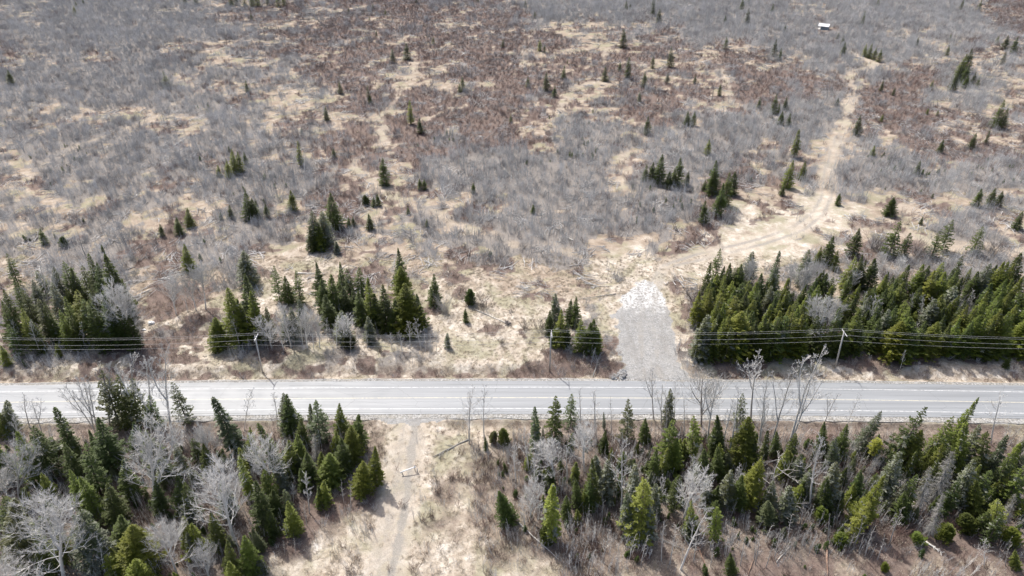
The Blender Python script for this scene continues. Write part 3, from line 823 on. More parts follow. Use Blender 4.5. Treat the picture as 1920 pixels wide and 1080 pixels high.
CONIFERS['right_block'] = """
1350 465 525 Do;1331 490 560 D;1367 492 562 D;1380 500 560 D;1391 495 565 D;1338 520 585 D;1362 520 590 B;1331 530 600 B;1314 545 612 B;1335 542 615 B;1377 540 605 B;1395 528 590 D;1429 512 580 D;
1421 528 600 B;1463 469 545 On;1455 500 570 G;1449 535 605 G;1462 540 605 D;1478 543 610 B;1410 470 540 G;1516 478 535 G;1532 520 585 D;1537 533 600 B;1521 545 610 D;1423 542 610 D;1353 546 612 B;
1345 562 630 B;1381 553 625 B;1360 565 635 B;1400 548 615 D;1415 560 630 B;1455 555 622 D;1480 548 612 D;1465 562 630 B;1483 570 640 B;1492 562 632 B;1512 555 622 B;1510 570 640 D;1526 553 615 B;
1390 583 665 Yw;1370 590 665 B;1359 597 668 B;1343 598 672 B;1325 588 672 G;1319 600 672 G;1437 588 668 B;1466 582 666 B;1460 592 672 D;1477 590 670 D;1490 583 666 B;1508 588 668 B;1514 597 672 B;
1500 578 650 B;1405 572 645 B;1412 580 660 D;1318 618 676 D;1340 620 675 D;1420 600 672 D;1445 605 673 D;1372 612 676 D;1398 610 674 D;1535 590 660 D;1548 605 668 D;1570 600 668 D;1590 605 668 D;
1545 565 630 D;1575 575 645 D;1603 480 545 B;1620 478 540 D;1640 493 545 D;1661 522 570 B;1672 530 600 B;1682 528 590 D;1705 495 555 Dn;1698 527 600 B;1731 495 560 B;1738 508 565 D;1753 507 575 Y;
1761 512 570 D;1769 518 575 B;1794 513 565 D;1832 518 570 D;1855 493 570 G;1882 490 560 B;1893 490 565 B;1903 493 565 B;1918 473 555 D;1663 540 605 D;1696 562 630 B;1677 548 615 D;1682 572 640 D;
1668 577 645 G;1611 580 660 B;1617 608 668 D;1690 600 670 Bw;1708 594 668 Bw;1705 575 645 B;1760 602 668 Yw;1765 560 612 Y;1803 595 668 B;1810 563 630 D;1815 572 645 B;1830 573 650 B;1845 565 640 B;
1839 590 665 B;1870 562 640 B;1865 577 650 B;1879 545 620 B;1896 545 620 B;1910 548 625 B;1916 520 595 B;1880 580 665 B;1891 582 668 B;1902 587 668 B;1851 595 668 B;1866 600 672 D;1905 570 640 B;
1925 605 662 Bw;1826 602 670 D;1855 545 612 B;1862 530 600 D;1900 520 590 B;1886 522 595 B;1640 590 650 D;1630 560 620 G;1648 605 660 D;1735 600 665 D;1775 590 655 D;1750 570 625 G;1785 605 668 D;
1895 671 690 D;1727 545 600 D;1790 545 600 G;1936 560 640 B;1945 520 600 B;1950 590 668 B;1655 560 630 D
"""
CONIFERS['behind_block'] = "1538 467 496 B;1560 450 496 D;1571 475 505 B;1610 436 480 D;1683 425 482 Do;1705 443 482 Do;1760 440 484 Do;1783 420 470 Do;1840 432 474 Do"
CONIFERS['left_forest'] = """
101 762 145 862 Dn;190 694 225 802 Go;221 702 240 802 Do;248 708 260 802 Do;279 740 296 802 Do;30 808 75 905 B;62 798 100 895 D;183 782 215 882 D;166 805 190 872 D;13 760 20 815 G;0 780 10 820 B;
322 716 352 792 Go;398 744 450 852 Gn;483 793 535 902 Dn;468 800 475 862 B;531 736 540 812 G;537 738 549 817 D;581 756 586 817 Dn;592 750 600 832 Go;564 783 568 842 D;636 755 640 817 B;557 813 562 872 B;
542 835 548 892 B;450 848 462 902 Yn;672 786 668 842 D;658 798 660 862 Bw;617 848 622 907 Yw;607 907 608 947 B;681 863 678 926 Bw;703 835 704 907 B;588 812 595 867 K;602 852 606 884 B;630 815 632 852 B;
447 855 472 935 Yn;478 900 500 988 D;512 925 518 972 D;541 948 552 1002 B;457 1003 472 1078 B;425 1012 440 1082 D;345 978 355 1034 Yn;360 990 370 1042 B;246 983 262 1068 Bw;331 890 345 965 D;
25 935 40 1058 Gn;80 895 100 945 B;130 880 160 955 B;148 893 187 972 B;160 830 190 932 D;42 920 58 952 B;150 955 187 1062 G;227 975 237 1032 D;254 1058 266 1115 Bw;300 845 312 905 D;275 815 290 870 D;
330 830 340 890 G;230 860 250 935 D;120 830 150 905 D;345 905 362 985 D;200 905 225 985 D;415 900 432 970 G;505 960 512 1005 D;290 900 305 960 D;100 985 125 1060 D;395 960 412 1030 D;520 860 530 925 G;
430 1060 440 1110 B;380 830 395 890 D;70 1000 95 1075 D;495 880 508 950 B;575 855 580 905 D;640 830 645 885 D;250 790 262 850 D;-15 820 20 905 B;5 930 30 1000 D
"""
CONIFERS['right_forest'] = """
910 822 912 844 D;943 803 945 832 Dr;927 808 925 829 Gr;1003 762 1004 852 Gn;1007 780 1006 842 Bn;1042 741 1040 828 D;1072 738 1070 802 Go;1018 800 1018 842 Kn;1132 772 1133 806 Kn;1178 747 1175 828 Go;
1210 790 1208 828 D;1135 812 1130 848 D;1147 842 1146 864 Y;1117 853 1120 922 G;945 868 948 884 D;1257 728 1253 802 G;1262 785 1242 884 B;1301 780 1298 862 B;1345 777 1345 862 D;1392 747 1385 802 Go;
1405 780 1390 872 Bw;1440 806 1430 868 D;1456 815 1450 858 D;1270 820 1258 884 Bw;1316 830 1305 892 K;1350 838 1350 884 B;1492 812 1480 872 D;1480 850 1474 884 Yw;1037 907 1031 1012 Yn;935 920 955 980 Dw;
1062 935 1062 972 D;1080 905 1083 952 D;1110 858 1112 952 D;1140 860 1140 937 G;1192 868 1186 962 G;1207 895 1200 1012 Y;1175 923 1184 1002 G;1082 958 1083 982 Bt;1022 985 1025 1018 Dr;1250 848 1235 902 Yn;
1428 860 1400 944 Yw;1372 880 1355 952 G;1345 948 1340 1012 Y;1297 938 1290 1002 Y;1346 845 1345 898 D;1370 1042 1370 1076 D;1475 850 1464 898 Y;1440 945 1438 985 Gw;1653 770 1605 852 G;1737 763 1662 882 D;
1730 805 1690 884 Bw;1836 744 1770 854 B;1788 780 1732 872 B;1812 790 1788 892 B;1838 795 1798 884 G;1852 808 1828 902 D;1890 815 1843 907 Gn;1647 822 1630 874 Tr;1586 805 1570 862 D;1545 800 1540 852 D;
1568 820 1555 882 G;1790 843 1745 947 K;1745 873 1722 962 K;1828 860 1790 952 G;1690 845 1650 938 G;1568 865 1550 952 G;1593 853 1585 912 K;1915 830 1870 912 B;1927 870 1880 952 B;1902 880 1868 942 B;
1652 850 1612 922 K;1660 890 1600 990 B;1632 938 1590 1012 Y;1601 912 1592 948 B;1695 930 1685 978 D;1719 998 1724 1018 Br;1780 982 1770 1012 Br;1812 962 1815 997 Dr;1830 910 1824 967 B;1870 945 1865 998 Yo;
1770 925 1740 1008 K;1905 925 1874 992 K;1542 948 1538 978 Br;1576 998 1578 1024 Br;1660 1053 1660 1070 Br;1904 1035 1905 1064 B;1897 988 1900 1022 Br;1230 905 1225 970 G;1330 890 1322 950 G;1165 880 1160 940 D;
1390 900 1378 955 D;1520 880 1505 940 G;1480 920 1470 975 G;1720 890 1690 960 D;1860 880 1820 955 D;1760 860 1725 930 D;1105 900 1104 960 D;1230 850 1222 905 D;1095 925 1096 960 B;1415 830 1408 880 D;
1190 920 1186 985 D;1320 850 1315 905 D;1500 860 1490 910 G;1450 900 1440 960 G;1615 880 1600 940 D;1700 905 1672 965 G;1770 830 1735 905 B;1800 895 1770 965 D;1840 870 1800 945 B;1900 850 1850 930 D;
1880 960 1850 1020 D;1720 845 1690 905 D;1550 905 1540 960 D;1265 900 1258 960 D;1215 940 1208 1010 G
"""
CONIFERS['mid_clearing'] = """
684 365 385 Dr;700 372 388 D;708 366 386 D;692 405 430 D;765 390 402 D;653 410 428 D;662 408 424 D;717 304 347 D;787 338 355 D;795 338 355 D;887 345 362 D;1000 385 400 D;800 412 425 B;
1240 297 345 D;1212 312 340 D;1225 310 342 D;1275 303 350 D;1265 320 352 D;1345 300 362 D;1339 325 366 D;1356 342 406 D;1323 382 418 D;1368 322 386 D;1378 328 365 D;1322 340 358 D;1290 325 348 D;1255 325 352 D;
1485 308 352 B;1510 307 336 B;1470 345 366 D;1498 250 295 Yn;1330 265 290 Y;1675 375 404 Dw;1730 408 421 D;1840 358 386 D;1865 357 386 D;1880 362 387 D;1917 400 430 D;1575 365 384 D;1725 305 328 D;1640 275 292 Y;
558 272 312 Yn;435 286 325 Y;446 290 322 Y;458 288 310 D;408 312 330 Y;625 280 296 D;461 153 172 D;787 226 250 D;768 195 233 Yn;610 203 225 D;1216 223 252 D;958 215 229 D;1030 217 223 D
"""
CONIFERS['far_clearing'] = """
307 138 165 Go;15 135 158 D;636 155 176 D;690 165 194 Gn;694 180 196 D;762 85 112 D;735 95 118 G;699 8 17 D;653 14 23 D;722 18 28 B;692 30 38 D;705 58 68 D;812 70 82 D;943 75 89 D;1012 76 95 Y;1021 85 98 D;
1170 60 90 D;1058 126 148 D;1064 112 119 D;1025 140 171 D;1040 163 182 D;867 147 171 D;861 158 174 D;990 147 163 D;1135 128 152 D;1163 118 133 D;1179 113 149 Dn;1210 138 164 D;1225 108 128 D;1259 92 126 D;
1252 140 156 G;1200 175 192 G;1175 3 18 D;1182 8 18 D;1226 0 30 Gn;1237 20 43 G;985 2 14 D;1003 22 34 D;137 12 29 B;141 4 16 D;155 -2 8 D;470 26 38 D;365 -10 10 G;430 -12 12 D;441 -8 10 D;470 -10 13 B;480 -12 12 B;
500 -8 10 G;520 -10 13 B;530 -8 11 B;456 -10 12 D;345 -8 8 G;895 -10 4 D;780 -6 6 D
"""
CONIFERS['cabin_side'] = """
1393 0 19 D;1405 -4 6 D;1450 8 23 D;1404 20 48 G;1361 30 42 D;1622 24 48 Dn;1648 -2 13 D;1807 0 18 D;1841 2 21 D;1750 28 34 D;1363 72 93 D;1455 78 106 D;1464 93 114 D;1473 48 60 D;1573 62 74 D;1582 68 86 Go;
1585 82 104 D;1625 85 106 Y;1635 85 109 B;1643 92 112 B;1653 95 116 B;1722 72 86 D;1783 65 76 D;1780 87 104 D;1873 68 83 B;1890 70 93 D;1907 73 101 D;1885 100 121 G;1822 98 136 D;1812 108 148 B;1805 118 156 D;
1817 126 160 D;1796 140 171 D;1830 138 161 D;1815 145 166 D;1837 147 166 D;1750 152 168 B;1656 153 171 D;1678 165 179 D;1351 160 179 D;1304 143 157 D;1425 185 202 D;1456 182 213 D;1475 185 206 D;1462 196 212 D;
1467 212 234 D;1482 215 236 D;1290 212 236 D;1302 213 236 D;1613 222 253 D;1655 216 228 Y;1741 204 214 B;1760 207 217 B;1882 195 240 D;1889 208 240 D;1829 253 279 D;1855 248 271 Dn;1768 265 286 D;1572 185 198 D
"""
# ------------------------------------------------------------------ every single bare tree: tip x y, foot x y, kind
BARES = {}
BARES['left_forest'] = """
264 792 292 948 birch;392 880 441 1018 birch;96 943 122 1092 birch;30 1040 10 1120 birch;292 975 332 1078 birch;370 1022 396 1092 birch;374 792 402 872 birch;496 812 506 922 birch;573 880 580 962 slim;549 905 550 942 slim;
302 650 323 817 road;150 700 178 812 road;115 718 182 812 road;165 705 184 815 road;60 745 80 818 road;20 838 36 935 birch;8 880 16 945 birch;472 726 458 806 slim;512 728 520 802 slim;42 735 55 800 road;200 668 205 802 road;
242 655 248 806 road;280 662 284 802 road;328 775 348 828 pole;478 905 492 965 slim;340 935 350 1000 slim;570 940 575 985 pole;640 900 645 945 pole;655 905 658 950 pole;85 800 105 860 road;430 975 450 1040 slim;180 1010 200 1080 slim;
530 1010 534 1040 pole;550 1005 554 1035 pole;25 770 40 850 slim;350 860 362 920 slim
"""
BARES['right_forest'] = """
876 726 880 832 road;907 720 908 826 slim;1220 688 1226 786 road;1240 718 1241 802 road;1270 712 1264 792 road;1282 733 1282 822 pole;1322 698 1315 798 oak;1345 700 1326 832 road;1372 742 1353 852 slim;1387 718 1365 862 slim;
1420 652 1408 786 road;1448 700 1420 842 road;1443 753 1425 832 pole;1495 680 1446 834 road;1540 648 1480 834 road;1532 690 1483 828 road;1570 733 1540 808 road;1612 738 1585 808 slim;1873 735 1858 832 slim;1895 795 1878 842 slim;
1680 795 1662 834 pole;1175 818 1164 962 slim;1090 786 1096 884 birch;985 798 991 884 slim;1030 826 1040 904 birch;1534 812 1518 954 slim;1385 868 1379 932 slim;1300 876 1281 978 birch;1327 952 1276 1068 slim;1478 858 1442 952 broken;
1216 998 1202 1058 pole;1112 1028 1102 1074 pole;1161 1012 1158 1072 pole;1142 985 1130 1054 pole;1246 968 1240 1052 pole;1266 978 1256 1058 pole;1286 1008 1276 1064 pole;1370 988 1360 1044 pole;1422 983 1414 1048 pole;
1428 990 1416 1058 pole;1452 1008 1436 1064 pole;1621 958 1599 1028 snag;1560 958 1552 1012 snag;990 905 995 975 birch;978 930 985 990 slim;1090 722 1089 810 pole;1113 722 1114 820 pole;1145 740 1146 815 pole;1116 728 1118 835 pole;
1400 1000 1388 1060 pole;1340 1010 1332 1062 pole;1310 990 1300 1055 pole;1190 1000 1180 1052 pole;1465 985 1452 1045 pole;1488 960 1475 1020 pole;1510 930 1500 985 pole;1545 900 1535 962 snag;1690 945 1668 1020 pole;1660 1000 1645 1050 pole;
1640 985 1622 1042 pole;1850 1010 1845 1062 slim;1895 1010 1885 1060 pole;1250 735 1250 812 pole;1300 850 1295 930 slim;1240 890 1236 960 slim;1000 850 1003 925 slim;960 830 968 905 slim;1060 830 1066 905 slim
"""
BARES['pole_clumps'] = """
435 592 450 654 slim;462 590 466 642 slim;488 590 511 657 birch;515 582 533 659 slim;530 572 546 652 birch;557 578 568 648 slim;567 573 576 652 birch;596 590 599 652 birch;612 595 614 642 slim;630 594 632 652 slim;642 588 646 652 birch;
656 618 658 662 pole;670 612 673 652 slim;730 622 735 657 slim;746 618 755 662 slim;765 598 769 654 slim;780 594 790 657 slim;795 608 798 662 pole;806 622 806 667 pole;819 618 818 662 pole;838 640 838 667 pole;845 630 847 655 pole;
420 600 430 650 slim;475 615 482 655 slim;585 600 588 655 slim;685 615 690 655 pole;712 625 716 660 pole;833 560 835 584 slim
"""
BARES['left_block'] = """
200 520 235 642 birch;236 540 242 642 birch;315 508 331 590 birch;352 498 368 582 birch;380 490 386 580 birch;140 428 160 478 snag;216 412 236 458 snag;20 598 40 657 slim;56 598 76 664 slim;76 478 92 580 road;97 490 106 580 road;
60 500 66 572 road;302 640 312 684 slim;150 600 158 655 slim;250 580 258 645 slim;200 600 212 655 slim;342 530 352 585 slim
"""
BARES['right_block'] = """
1552 556 1528 654 birch;1572 556 1546 634 birch;1522 494 1496 562 birch;1487 498 1480 552 birch;1407 488 1400 552 birch;1607 503 1594 548 birch;1656 473 1654 514 birch;1692 478 1680 528 birch;1772 488 1776 528 birch;1815 503 1811 538 birch;
1627 543 1610 614 slim;1642 548 1625 628 slim;1652 553 1631 628 slim;1712 546 1705 604 slim;1732 552 1725 614 slim;1752 552 1740 614 slim;1786 558 1766 608 slim;1802 576 1790 614 slim;1722 602 1708 644 slim;1740 478 1738 522 slim;
1355 478 1352 530 slim;1510 500 1500 560 birch;1826 540 1815 590 slim;1700 655 1688 690 slim;1815 455 1795 476 road;1630 450 1622 475 road;1920 642 1913 664 pole;1914 642 1908 663 pole
"""
BARES['far_clearing'] = """
753 34 754 74 snag;808 58 806 90 snag;643 72 648 110 snag;1338 150 1335 188 snag;1736 164 1728 197 snag;1752 180 1750 202 snag;1761 178 1757 202 snag;1716 104 1712 132 slim;612 262 610 286 snag;594 314 592 356 snag;572 274 570 326 slim;
1015 168 1013 186 snag;1640 40 1638 60 slim;1655 35 1650 58 slim;1890 165 1886 185 snag;1240 75 1239 100 slim;728 88 732 130 snag;1505 158 1500 195 slim
"""
# ------------------------------------------------------------------ words for the labels
ORD = ['nearest', 'second', 'third', 'fourth', 'fifth', 'sixth', 'seventh', 'eighth', 'ninth', 'tenth', 'eleventh', 'twelfth', 'thirteenth', 'fourteenth', 'fifteenth', 'sixteenth', 'seventeenth', 'eighteenth',
       'nineteenth', 'twentieth', 'twenty-first', 'twenty-second', 'twenty-third', 'twenty-fourth', 'twenty-fifth', 'twenty-sixth']
ROWN = ['first', 'second', 'third', 'fourth', 'fifth', 'sixth', 'seventh', 'eighth', 'ninth', 'tenth', 'eleventh', 'twelfth', 'thirteenth', 'fourteenth']
#        place phrase, what one counts from, its x, row direction (+1: front row is the lowest in the photo), rows
PLACE = {
    'left_block': ('grove past white heap', 'white heap', 290, 1, 4),
    'left_slope': ('slope above left pole', 'left pole', 480, 1, 3),
    'pole_clumps': ('grove behind left pole', 'left pole', 380, 1, 4),
    'lone_clearing': ('straw above the fallen trunk', 'fallen trunk', 940, 1, 1),
    'driveway_clump': ('clump by middle pole', 'driveway', 1160, 1, 2),
    'right_block': ('grove beside driveway', 'driveway', 1250, 1, 10),
    'behind_block': ('straw behind the driveway grove', 'driveway', 1250, 1, 1),
    'left_forest': ('woods beside gate', 'barrier gate', 760, -1, 6),
    'right_forest': ('woods opposite driveway', 'dirt track', 800, -1, 9),
    'mid_clearing': ('middle clearing behind road', 'faint trail', 1550, 1, 7),
    'far_clearing': ('far reddish clearing', 'cabin', 1545, 1, 6),
    'cabin_side': ('brush around far cabin', 'cabin', 1545, 1, 6),
}
MANUAL = {
    (812, 514): 'dark spruce standing alone on open straw beside a leafless bush',
    (873, 582): 'tiny cone-shaped dark spruce alone on straw beside the fallen trunk',
    (881, 541): 'round dark young spruce on straw beside a reddish bush',
    (681, 863): 'bright green cone-shaped spruce standing alone at the forest edge by the barrier gate',
    (1037, 907): 'slim yellow-green spruce beside the long diagonal white log',
    (749, 463): 'tallest dark spruce rising at the end of the grove toward the lone spruce',
    (717, 304): 'lone dark spruce on pale straw in the middle clearing',
    (403, 603): 'broad bright spruce below the wires near the left utility pole',
    (1647, 822): 'yellow-gold round-topped spruce with a long bare leaning trunk',
    (1390, 583): 'broad yellow-green spruce in the front of the dense driveway grove',
    (1836, 744): 'tall leaning spruce tip reaching over the road centre line',
    (398, 744): 'slender grey-green spruce whose tip crosses the road, with bare lower trunk',
    (322, 716): 'thin-needled spruce with exposed trunk leaning across the road edge',
    (1463, 469): 'ragged spindly spruce rising above the back of the driveway grove',
    (1895, 671): 'tiny spruce alone before the far end of the driveway grove',
    (392, 880): 'thick-trunked white birch leaning in the near woods with wide crown',
    (96, 943): 'huge spreading white birch crown in the near corner of the woods',
    (264, 792): 'wide white birch crown just below the three open spruces by the road',
    (1534, 812): 'curved slender white-trunked tree in the near woods opposite the dense grove',
    (876, 726): 'dark leafless aspen at the road edge beside the dirt track',
    (907, 720): 'pale leafless aspen at the road edge, second from the dirt track',
    (1322, 698): 'dark many-limbed leafless tree spreading across the road below the driveway',
    (1540, 648): 'tall leaning pale aspen whose crown covers the far ditch before the dense grove',
    (140, 428): 'leaning white dead snag in the brush above the grove past the white heap',
}
LOOK = {'D': 'dark green', 'B': 'bright green', 'Y': 'yellow-green', 'T': 'yellow-gold', 'G': 'grey-green', 'K': 'dead grey', 'O': 'dark ragged'}
SHAPE = {'n': ('narrow', 'narrow'), 'w': ('broad', 'broad'), 'o': ('open', 'open-branched'), 'r': ('round', 'bushy'), 't': ('dense', '')}
rt = random.Random(99)
def place_tree(ax, ay, bx, by):
    """foot on the ground below the foot pixel; tip where the sight line meets the upright plane through the foot"""
    if bx is None:
        g = ground_at(ax, by)
        a, b, c = ray(ax, ay)
        t = g.y / b
        P = Vector((a * t, g.y, CAMH + c * t))
        x = P.x
        if by < 690:                                                  # these stands lean a little outward
            xm, ym = px_ground(ax, by); x = xm + (x - xm) * (.68 if ax < 960 else .8)
        g = Vector((x, g.y, float(hgt(x, g.y))))
        P = P + Vector((rt.uniform(-.03, .03), rt.uniform(-.02, .02), 0)) * (P.z - g.z)
    else:
        g = ground_at(bx, by)
        a, b, c = ray(ax, ay)
        t = g.y / b
        P = Vector((a * t, g.y + 0.0, CAMH + c * t))
    return g, P
def parse(s):
    out = []
    for e in s.replace('\n', '').split(';'):
        q = e.split()
        if not q: continue
        if len(q) == 4: ax, ay, by, st = q; bx = None
        else: ax, ay, bx, by, st = q; bx = float(bx)
        out.append((float(ax), float(ay), bx, float(by), st))
    return out
def make_tree(name, protos, g, P, wide, far, col=None, label=None, cat=None, group=None):
    mc, mt, mf = protos
    ax = P - g; h = ax.length
    q = Vector((0, 0, 1)).rotation_difference(ax.normalized()) @ Quaternion((0, 0, 1), rt.uniform(0, 6.28))
    if far:
        o = link(name, mf)
        if col: o.color = (*col, 1)
    else:
        o = link(name, None)
        tk = link('trunk', mt, o); cr = link('crown' if mc.name.startswith('crown') else 'limbs', mc, o)
        if col: cr.color = (*col, 1)
    o.location = g - Vector((0, 0, .08)); o.rotation_mode = 'QUATERNION'; o.rotation_quaternion = q
    o.scale = (h * wide, h * wide, h)
    tag(o, label, cat, group)
    return o
USED = set()
def uniq(l, ok=False):
    if l in USED: print('DUP', l)
    USED.add(l)
    n = len(l.split())
    if n > 16 or n < 4: print('LEN', n, l)
    return l
def rows_of(items, key_row, nrows):
    o = sorted(items, key=key_row); n = len(o); out = {}
    for i, it in enumerate(o): out.setdefault(min(nrows - 1, i * nrows // n), []).append(it)
    return out
MAXN = 300
WIDE = {'left_forest': 1.2, 'right_forest': 1.08, 'right_block': 1.35, 'left_block': 1.15, 'pole_clumps': 1.35, 'driveway_clump': 1.25, 'lone_clearing': 1.3, 'behind_block': 1.35}
def build_trees(TABLE, conifer_kind):
    every = []
    for region, txt in TABLE.items():
        for ax, ay, bx, by, st in parse(txt):
            g, P = place_tree(ax, ay, bx, by)
            t = dict(region=region, ax=ax, ay=ay, by=by, bx=float(project(g.x, g.y, g.z)[0]), st=st, g=g, P=P, h=(P - g).length, px=by - ay)
            c, f = st[0], st[1:]
            if conifer_kind:
                t['kind'] = 'dead_spruce' if c == 'K' else 'evergreen_bush' if f == 'r' else 'spruce_tree'
                t['shape'] = 'topped' if c == 'T' else SHAPE[f][0] if f in SHAPE else {'G': 'lichen', 'K': 'dead', 'O': 'open'}.get(c, 'dense')
            else:
                t['kind'] = {'birch': 'bare_birch', 'slim': 'bare_aspen', 'road': 'bare_aspen', 'oak': 'bare_aspen', 'pole': 'bare_sapling', 'snag': 'dead_snag', 'broken': 'dead_snag'}[st]
            t['wide'] = rt.uniform(.85, 1.15) * (WIDE.get(region, 1.45) * (.72 if c == 'K' else 1) if conifer_kind else 1)
            every.append(t)
    rest = []
    if conifer_kind:                        # past 300 of a kind: the 300 that show largest are objects, the rest one stuff object
        sp = sorted([t for t in every if t['kind'] == 'spruce_tree'], key=lambda t: -t['px'])
        rest = sp[MAXN:]
        ids = {id(t) for t in rest}; every = [t for t in every if id(t) not in ids]
    if conifer_kind: rest += fill_trees()
    for region in TABLE:
        ph, anchor, axx, dirn, nrows = PLACE[region]
        kinds = {}
        for t in every:
            if t['region'] == region: kinds.setdefault(t['kind'], []).append(t)
        for k, lst in kinds.items():
            nr = max(1, min(nrows, round(len(lst) / 6 + .3)))
            hs = sorted(t['h'] for t in lst); hlo, hhi = hs[len(hs) // 4], hs[-1 - len(hs) // 4]
            for r, row in rows_of(lst, lambda t: -dirn * t['ay'], nr).items():
                row.sort(key=lambda t: abs(t['ax'] - axx))
                for i, t in enumerate(row):
                    size = 'tall ' if t['h'] > hhi * 1.1 else ('short ' if t['h'] < hlo * .92 else '')
                    if conifer_kind:
                        c, f = t['st'][0], t['st'][1:]
                        sh = SHAPE[f][1] + ' ' if f in SHAPE and SHAPE[f][1] else ''
                        lk = f'{LOOK[c]} bushy young spruce' if k == 'evergreen_bush' else f'{sh}dead grey spruce' if k == 'dead_spruce' else f'{size or sh}{LOOK[c]} spruce'
                    else:
                        lk = {'bare_birch': 'white bare birch', 'bare_aspen': size + 'leafless aspen', 'bare_sapling': 'thin leafless sapling', 'dead_snag': 'dead pale snag'}[k]
                    n = f'nearest {anchor}' if i == 0 else f'{ORD[i]} from {anchor}'
                    rowp = f', {ROWN[r]} row from road' if nr > 1 else ''
                    if len(lst) == 1: lab = f'{lk}, the only one in {ph}'
                    else: lab = f'{lk}, {n}{rowp}, {ph}'
                    t['label'] = uniq(MANUAL.get((int(t['ax']), int(t['ay'])), lab))
    for t in every:
        far = t['px'] < 27; ph = PLACE[t['region']][0]
        if conifer_kind:
            make_tree(t['kind'], rt.choice(CON[t['shape'] if t['shape'] != 'dense' else rt.choice(('dense', 'loose', 'loose', 'bent', 'narrow') if t['region'] == 'right_forest' else ('dense', 'dense', 'loose', 'bent'))]), t['g'], t['P'], t['wide'], far, tint(t['st'][0]), t['label'], {'spruce_tree': 'spruce', 'dead_spruce': 'dead spruce', 'evergreen_bush': 'young spruce'}[t['kind']],
                      {'spruce_tree': 'spruces', 'dead_spruce': 'dead spruces', 'evergreen_bush': 'young evergreen bushes'}[t['kind']] + ' of the ' + ph)
        else:
            make_tree(t['kind'], rt.choice(BARE[t['st']]), t['g'], t['P'], t['wide'], far, None, t['label'],
                      {'bare_birch': 'birch', 'bare_aspen': 'aspen', 'bare_sapling': 'sapling', 'dead_snag': 'snag'}[t['kind']], {'bare_birch': 'bare birches', 'bare_aspen': 'leafless aspens', 'bare_sapling': 'leafless saplings', 'dead_snag': 'dead snags'}[t['kind']] + ' of the ' + ph)
    if rest:
        c = bpy.data.collections.new('spruce_sources'); key = {}; n = 0
        for t in rest:
            kk = (t['shape'], t['st'][0])
            if kk not in key:
                key[kk] = []
                for mc, mt, mf in CON[t['shape']][:2]:
                    mf = mf.copy(); mf.materials[0] = M['needles_' + t['st'][0]]; o = bpy.data.objects.new('src%03d' % n, mf); c.objects.link(o); key[kk].append(n); n += 1
        pts, rot, scl, idx = [], [], [], []
        for t in rest:
            v = t['P'] - t['g']; h = v.length
            e = (Vector((0, 0, 1)).rotation_difference(v.normalized()) @ Quaternion((0, 0, 1), rt.uniform(0, 6.28))).to_euler()
            pts.append(tuple(t['g'] - Vector((0, 0, .08)))); rot.append(tuple(e)); k = 1.0 if 'px' not in t else 1.18
            scl.append((h * t['wide'] * k * 1.1, h * t['wide'] * k * 1.1, h * k)); idx.append(rt.choice(key[(t['shape'], t['st'][0])]))
        gn_scatter('scattered_spruces', c, pts, rot, scl, idx, 'many small dark spruces dotted over the far cutover land and between the larger trees', 'spruces')
def fill_trees():
    """low spruces that crowd the groves between the trees one can tell apart"""
    out = []
    for poly, n, hh, cs in ((((1325, 560), (1345, 520), (1420, 520), (1540, 560), (1600, 520), (1700, 540), (1920, 510), (1960, 580), (1910, 668), (1320, 672)), 150, (5, 10), 'DBDB'),
                            (((0, 560), (90, 530), (200, 560), (245, 650), (0, 665)), 8, (5, 9), 'DDB'),
                            (((-40, 840), (100, 850), (260, 830), (420, 880), (660, 860), (700, 920), (560, 980), (480, 1100), (-60, 1120)), 75, (3, 7.5), 'DDBG'),
                            (((930, 850), (1180, 840), (1480, 850), (1940, 850), (1960, 1000), (1600, 1010), (1220, 1010), (1000, 960)), 120, (2.5, 7), 'DDBG')):
        P = np.array(poly, float); lo, hi = P.min(0), P.max(0); k = 0
        while k < n:
            px, py = rt.uniform(lo[0], hi[0]), rt.uniform(lo[1], hi[1])
            if not inside(np.array([px]), np.array([py]), P)[0]: continue
            g = ground_at(px, py); h = rt.uniform(*hh); k += 1; c = rt.choice(cs)
            out.append(dict(st=c, shape=rt.choice(('dense', 'loose', 'bent', 'lichen' if c == 'G' else 'narrow')), g=g, P=g + Vector((rt.uniform(-.03, .03), rt.uniform(-.03, .03), 1)) * h, wide=rt.uniform(1.0, 1.6)))
    return out
def tint(c):
    base = COLR[c]; v = rt.uniform(.78, 1.22); w = rt.uniform(-.12, .12)
    return (base[0] * v * (1 + w), base[1] * v, base[2] * v * (1 - w * .5))
build_trees(CONIFERS, True)
build_trees(BARES, False)

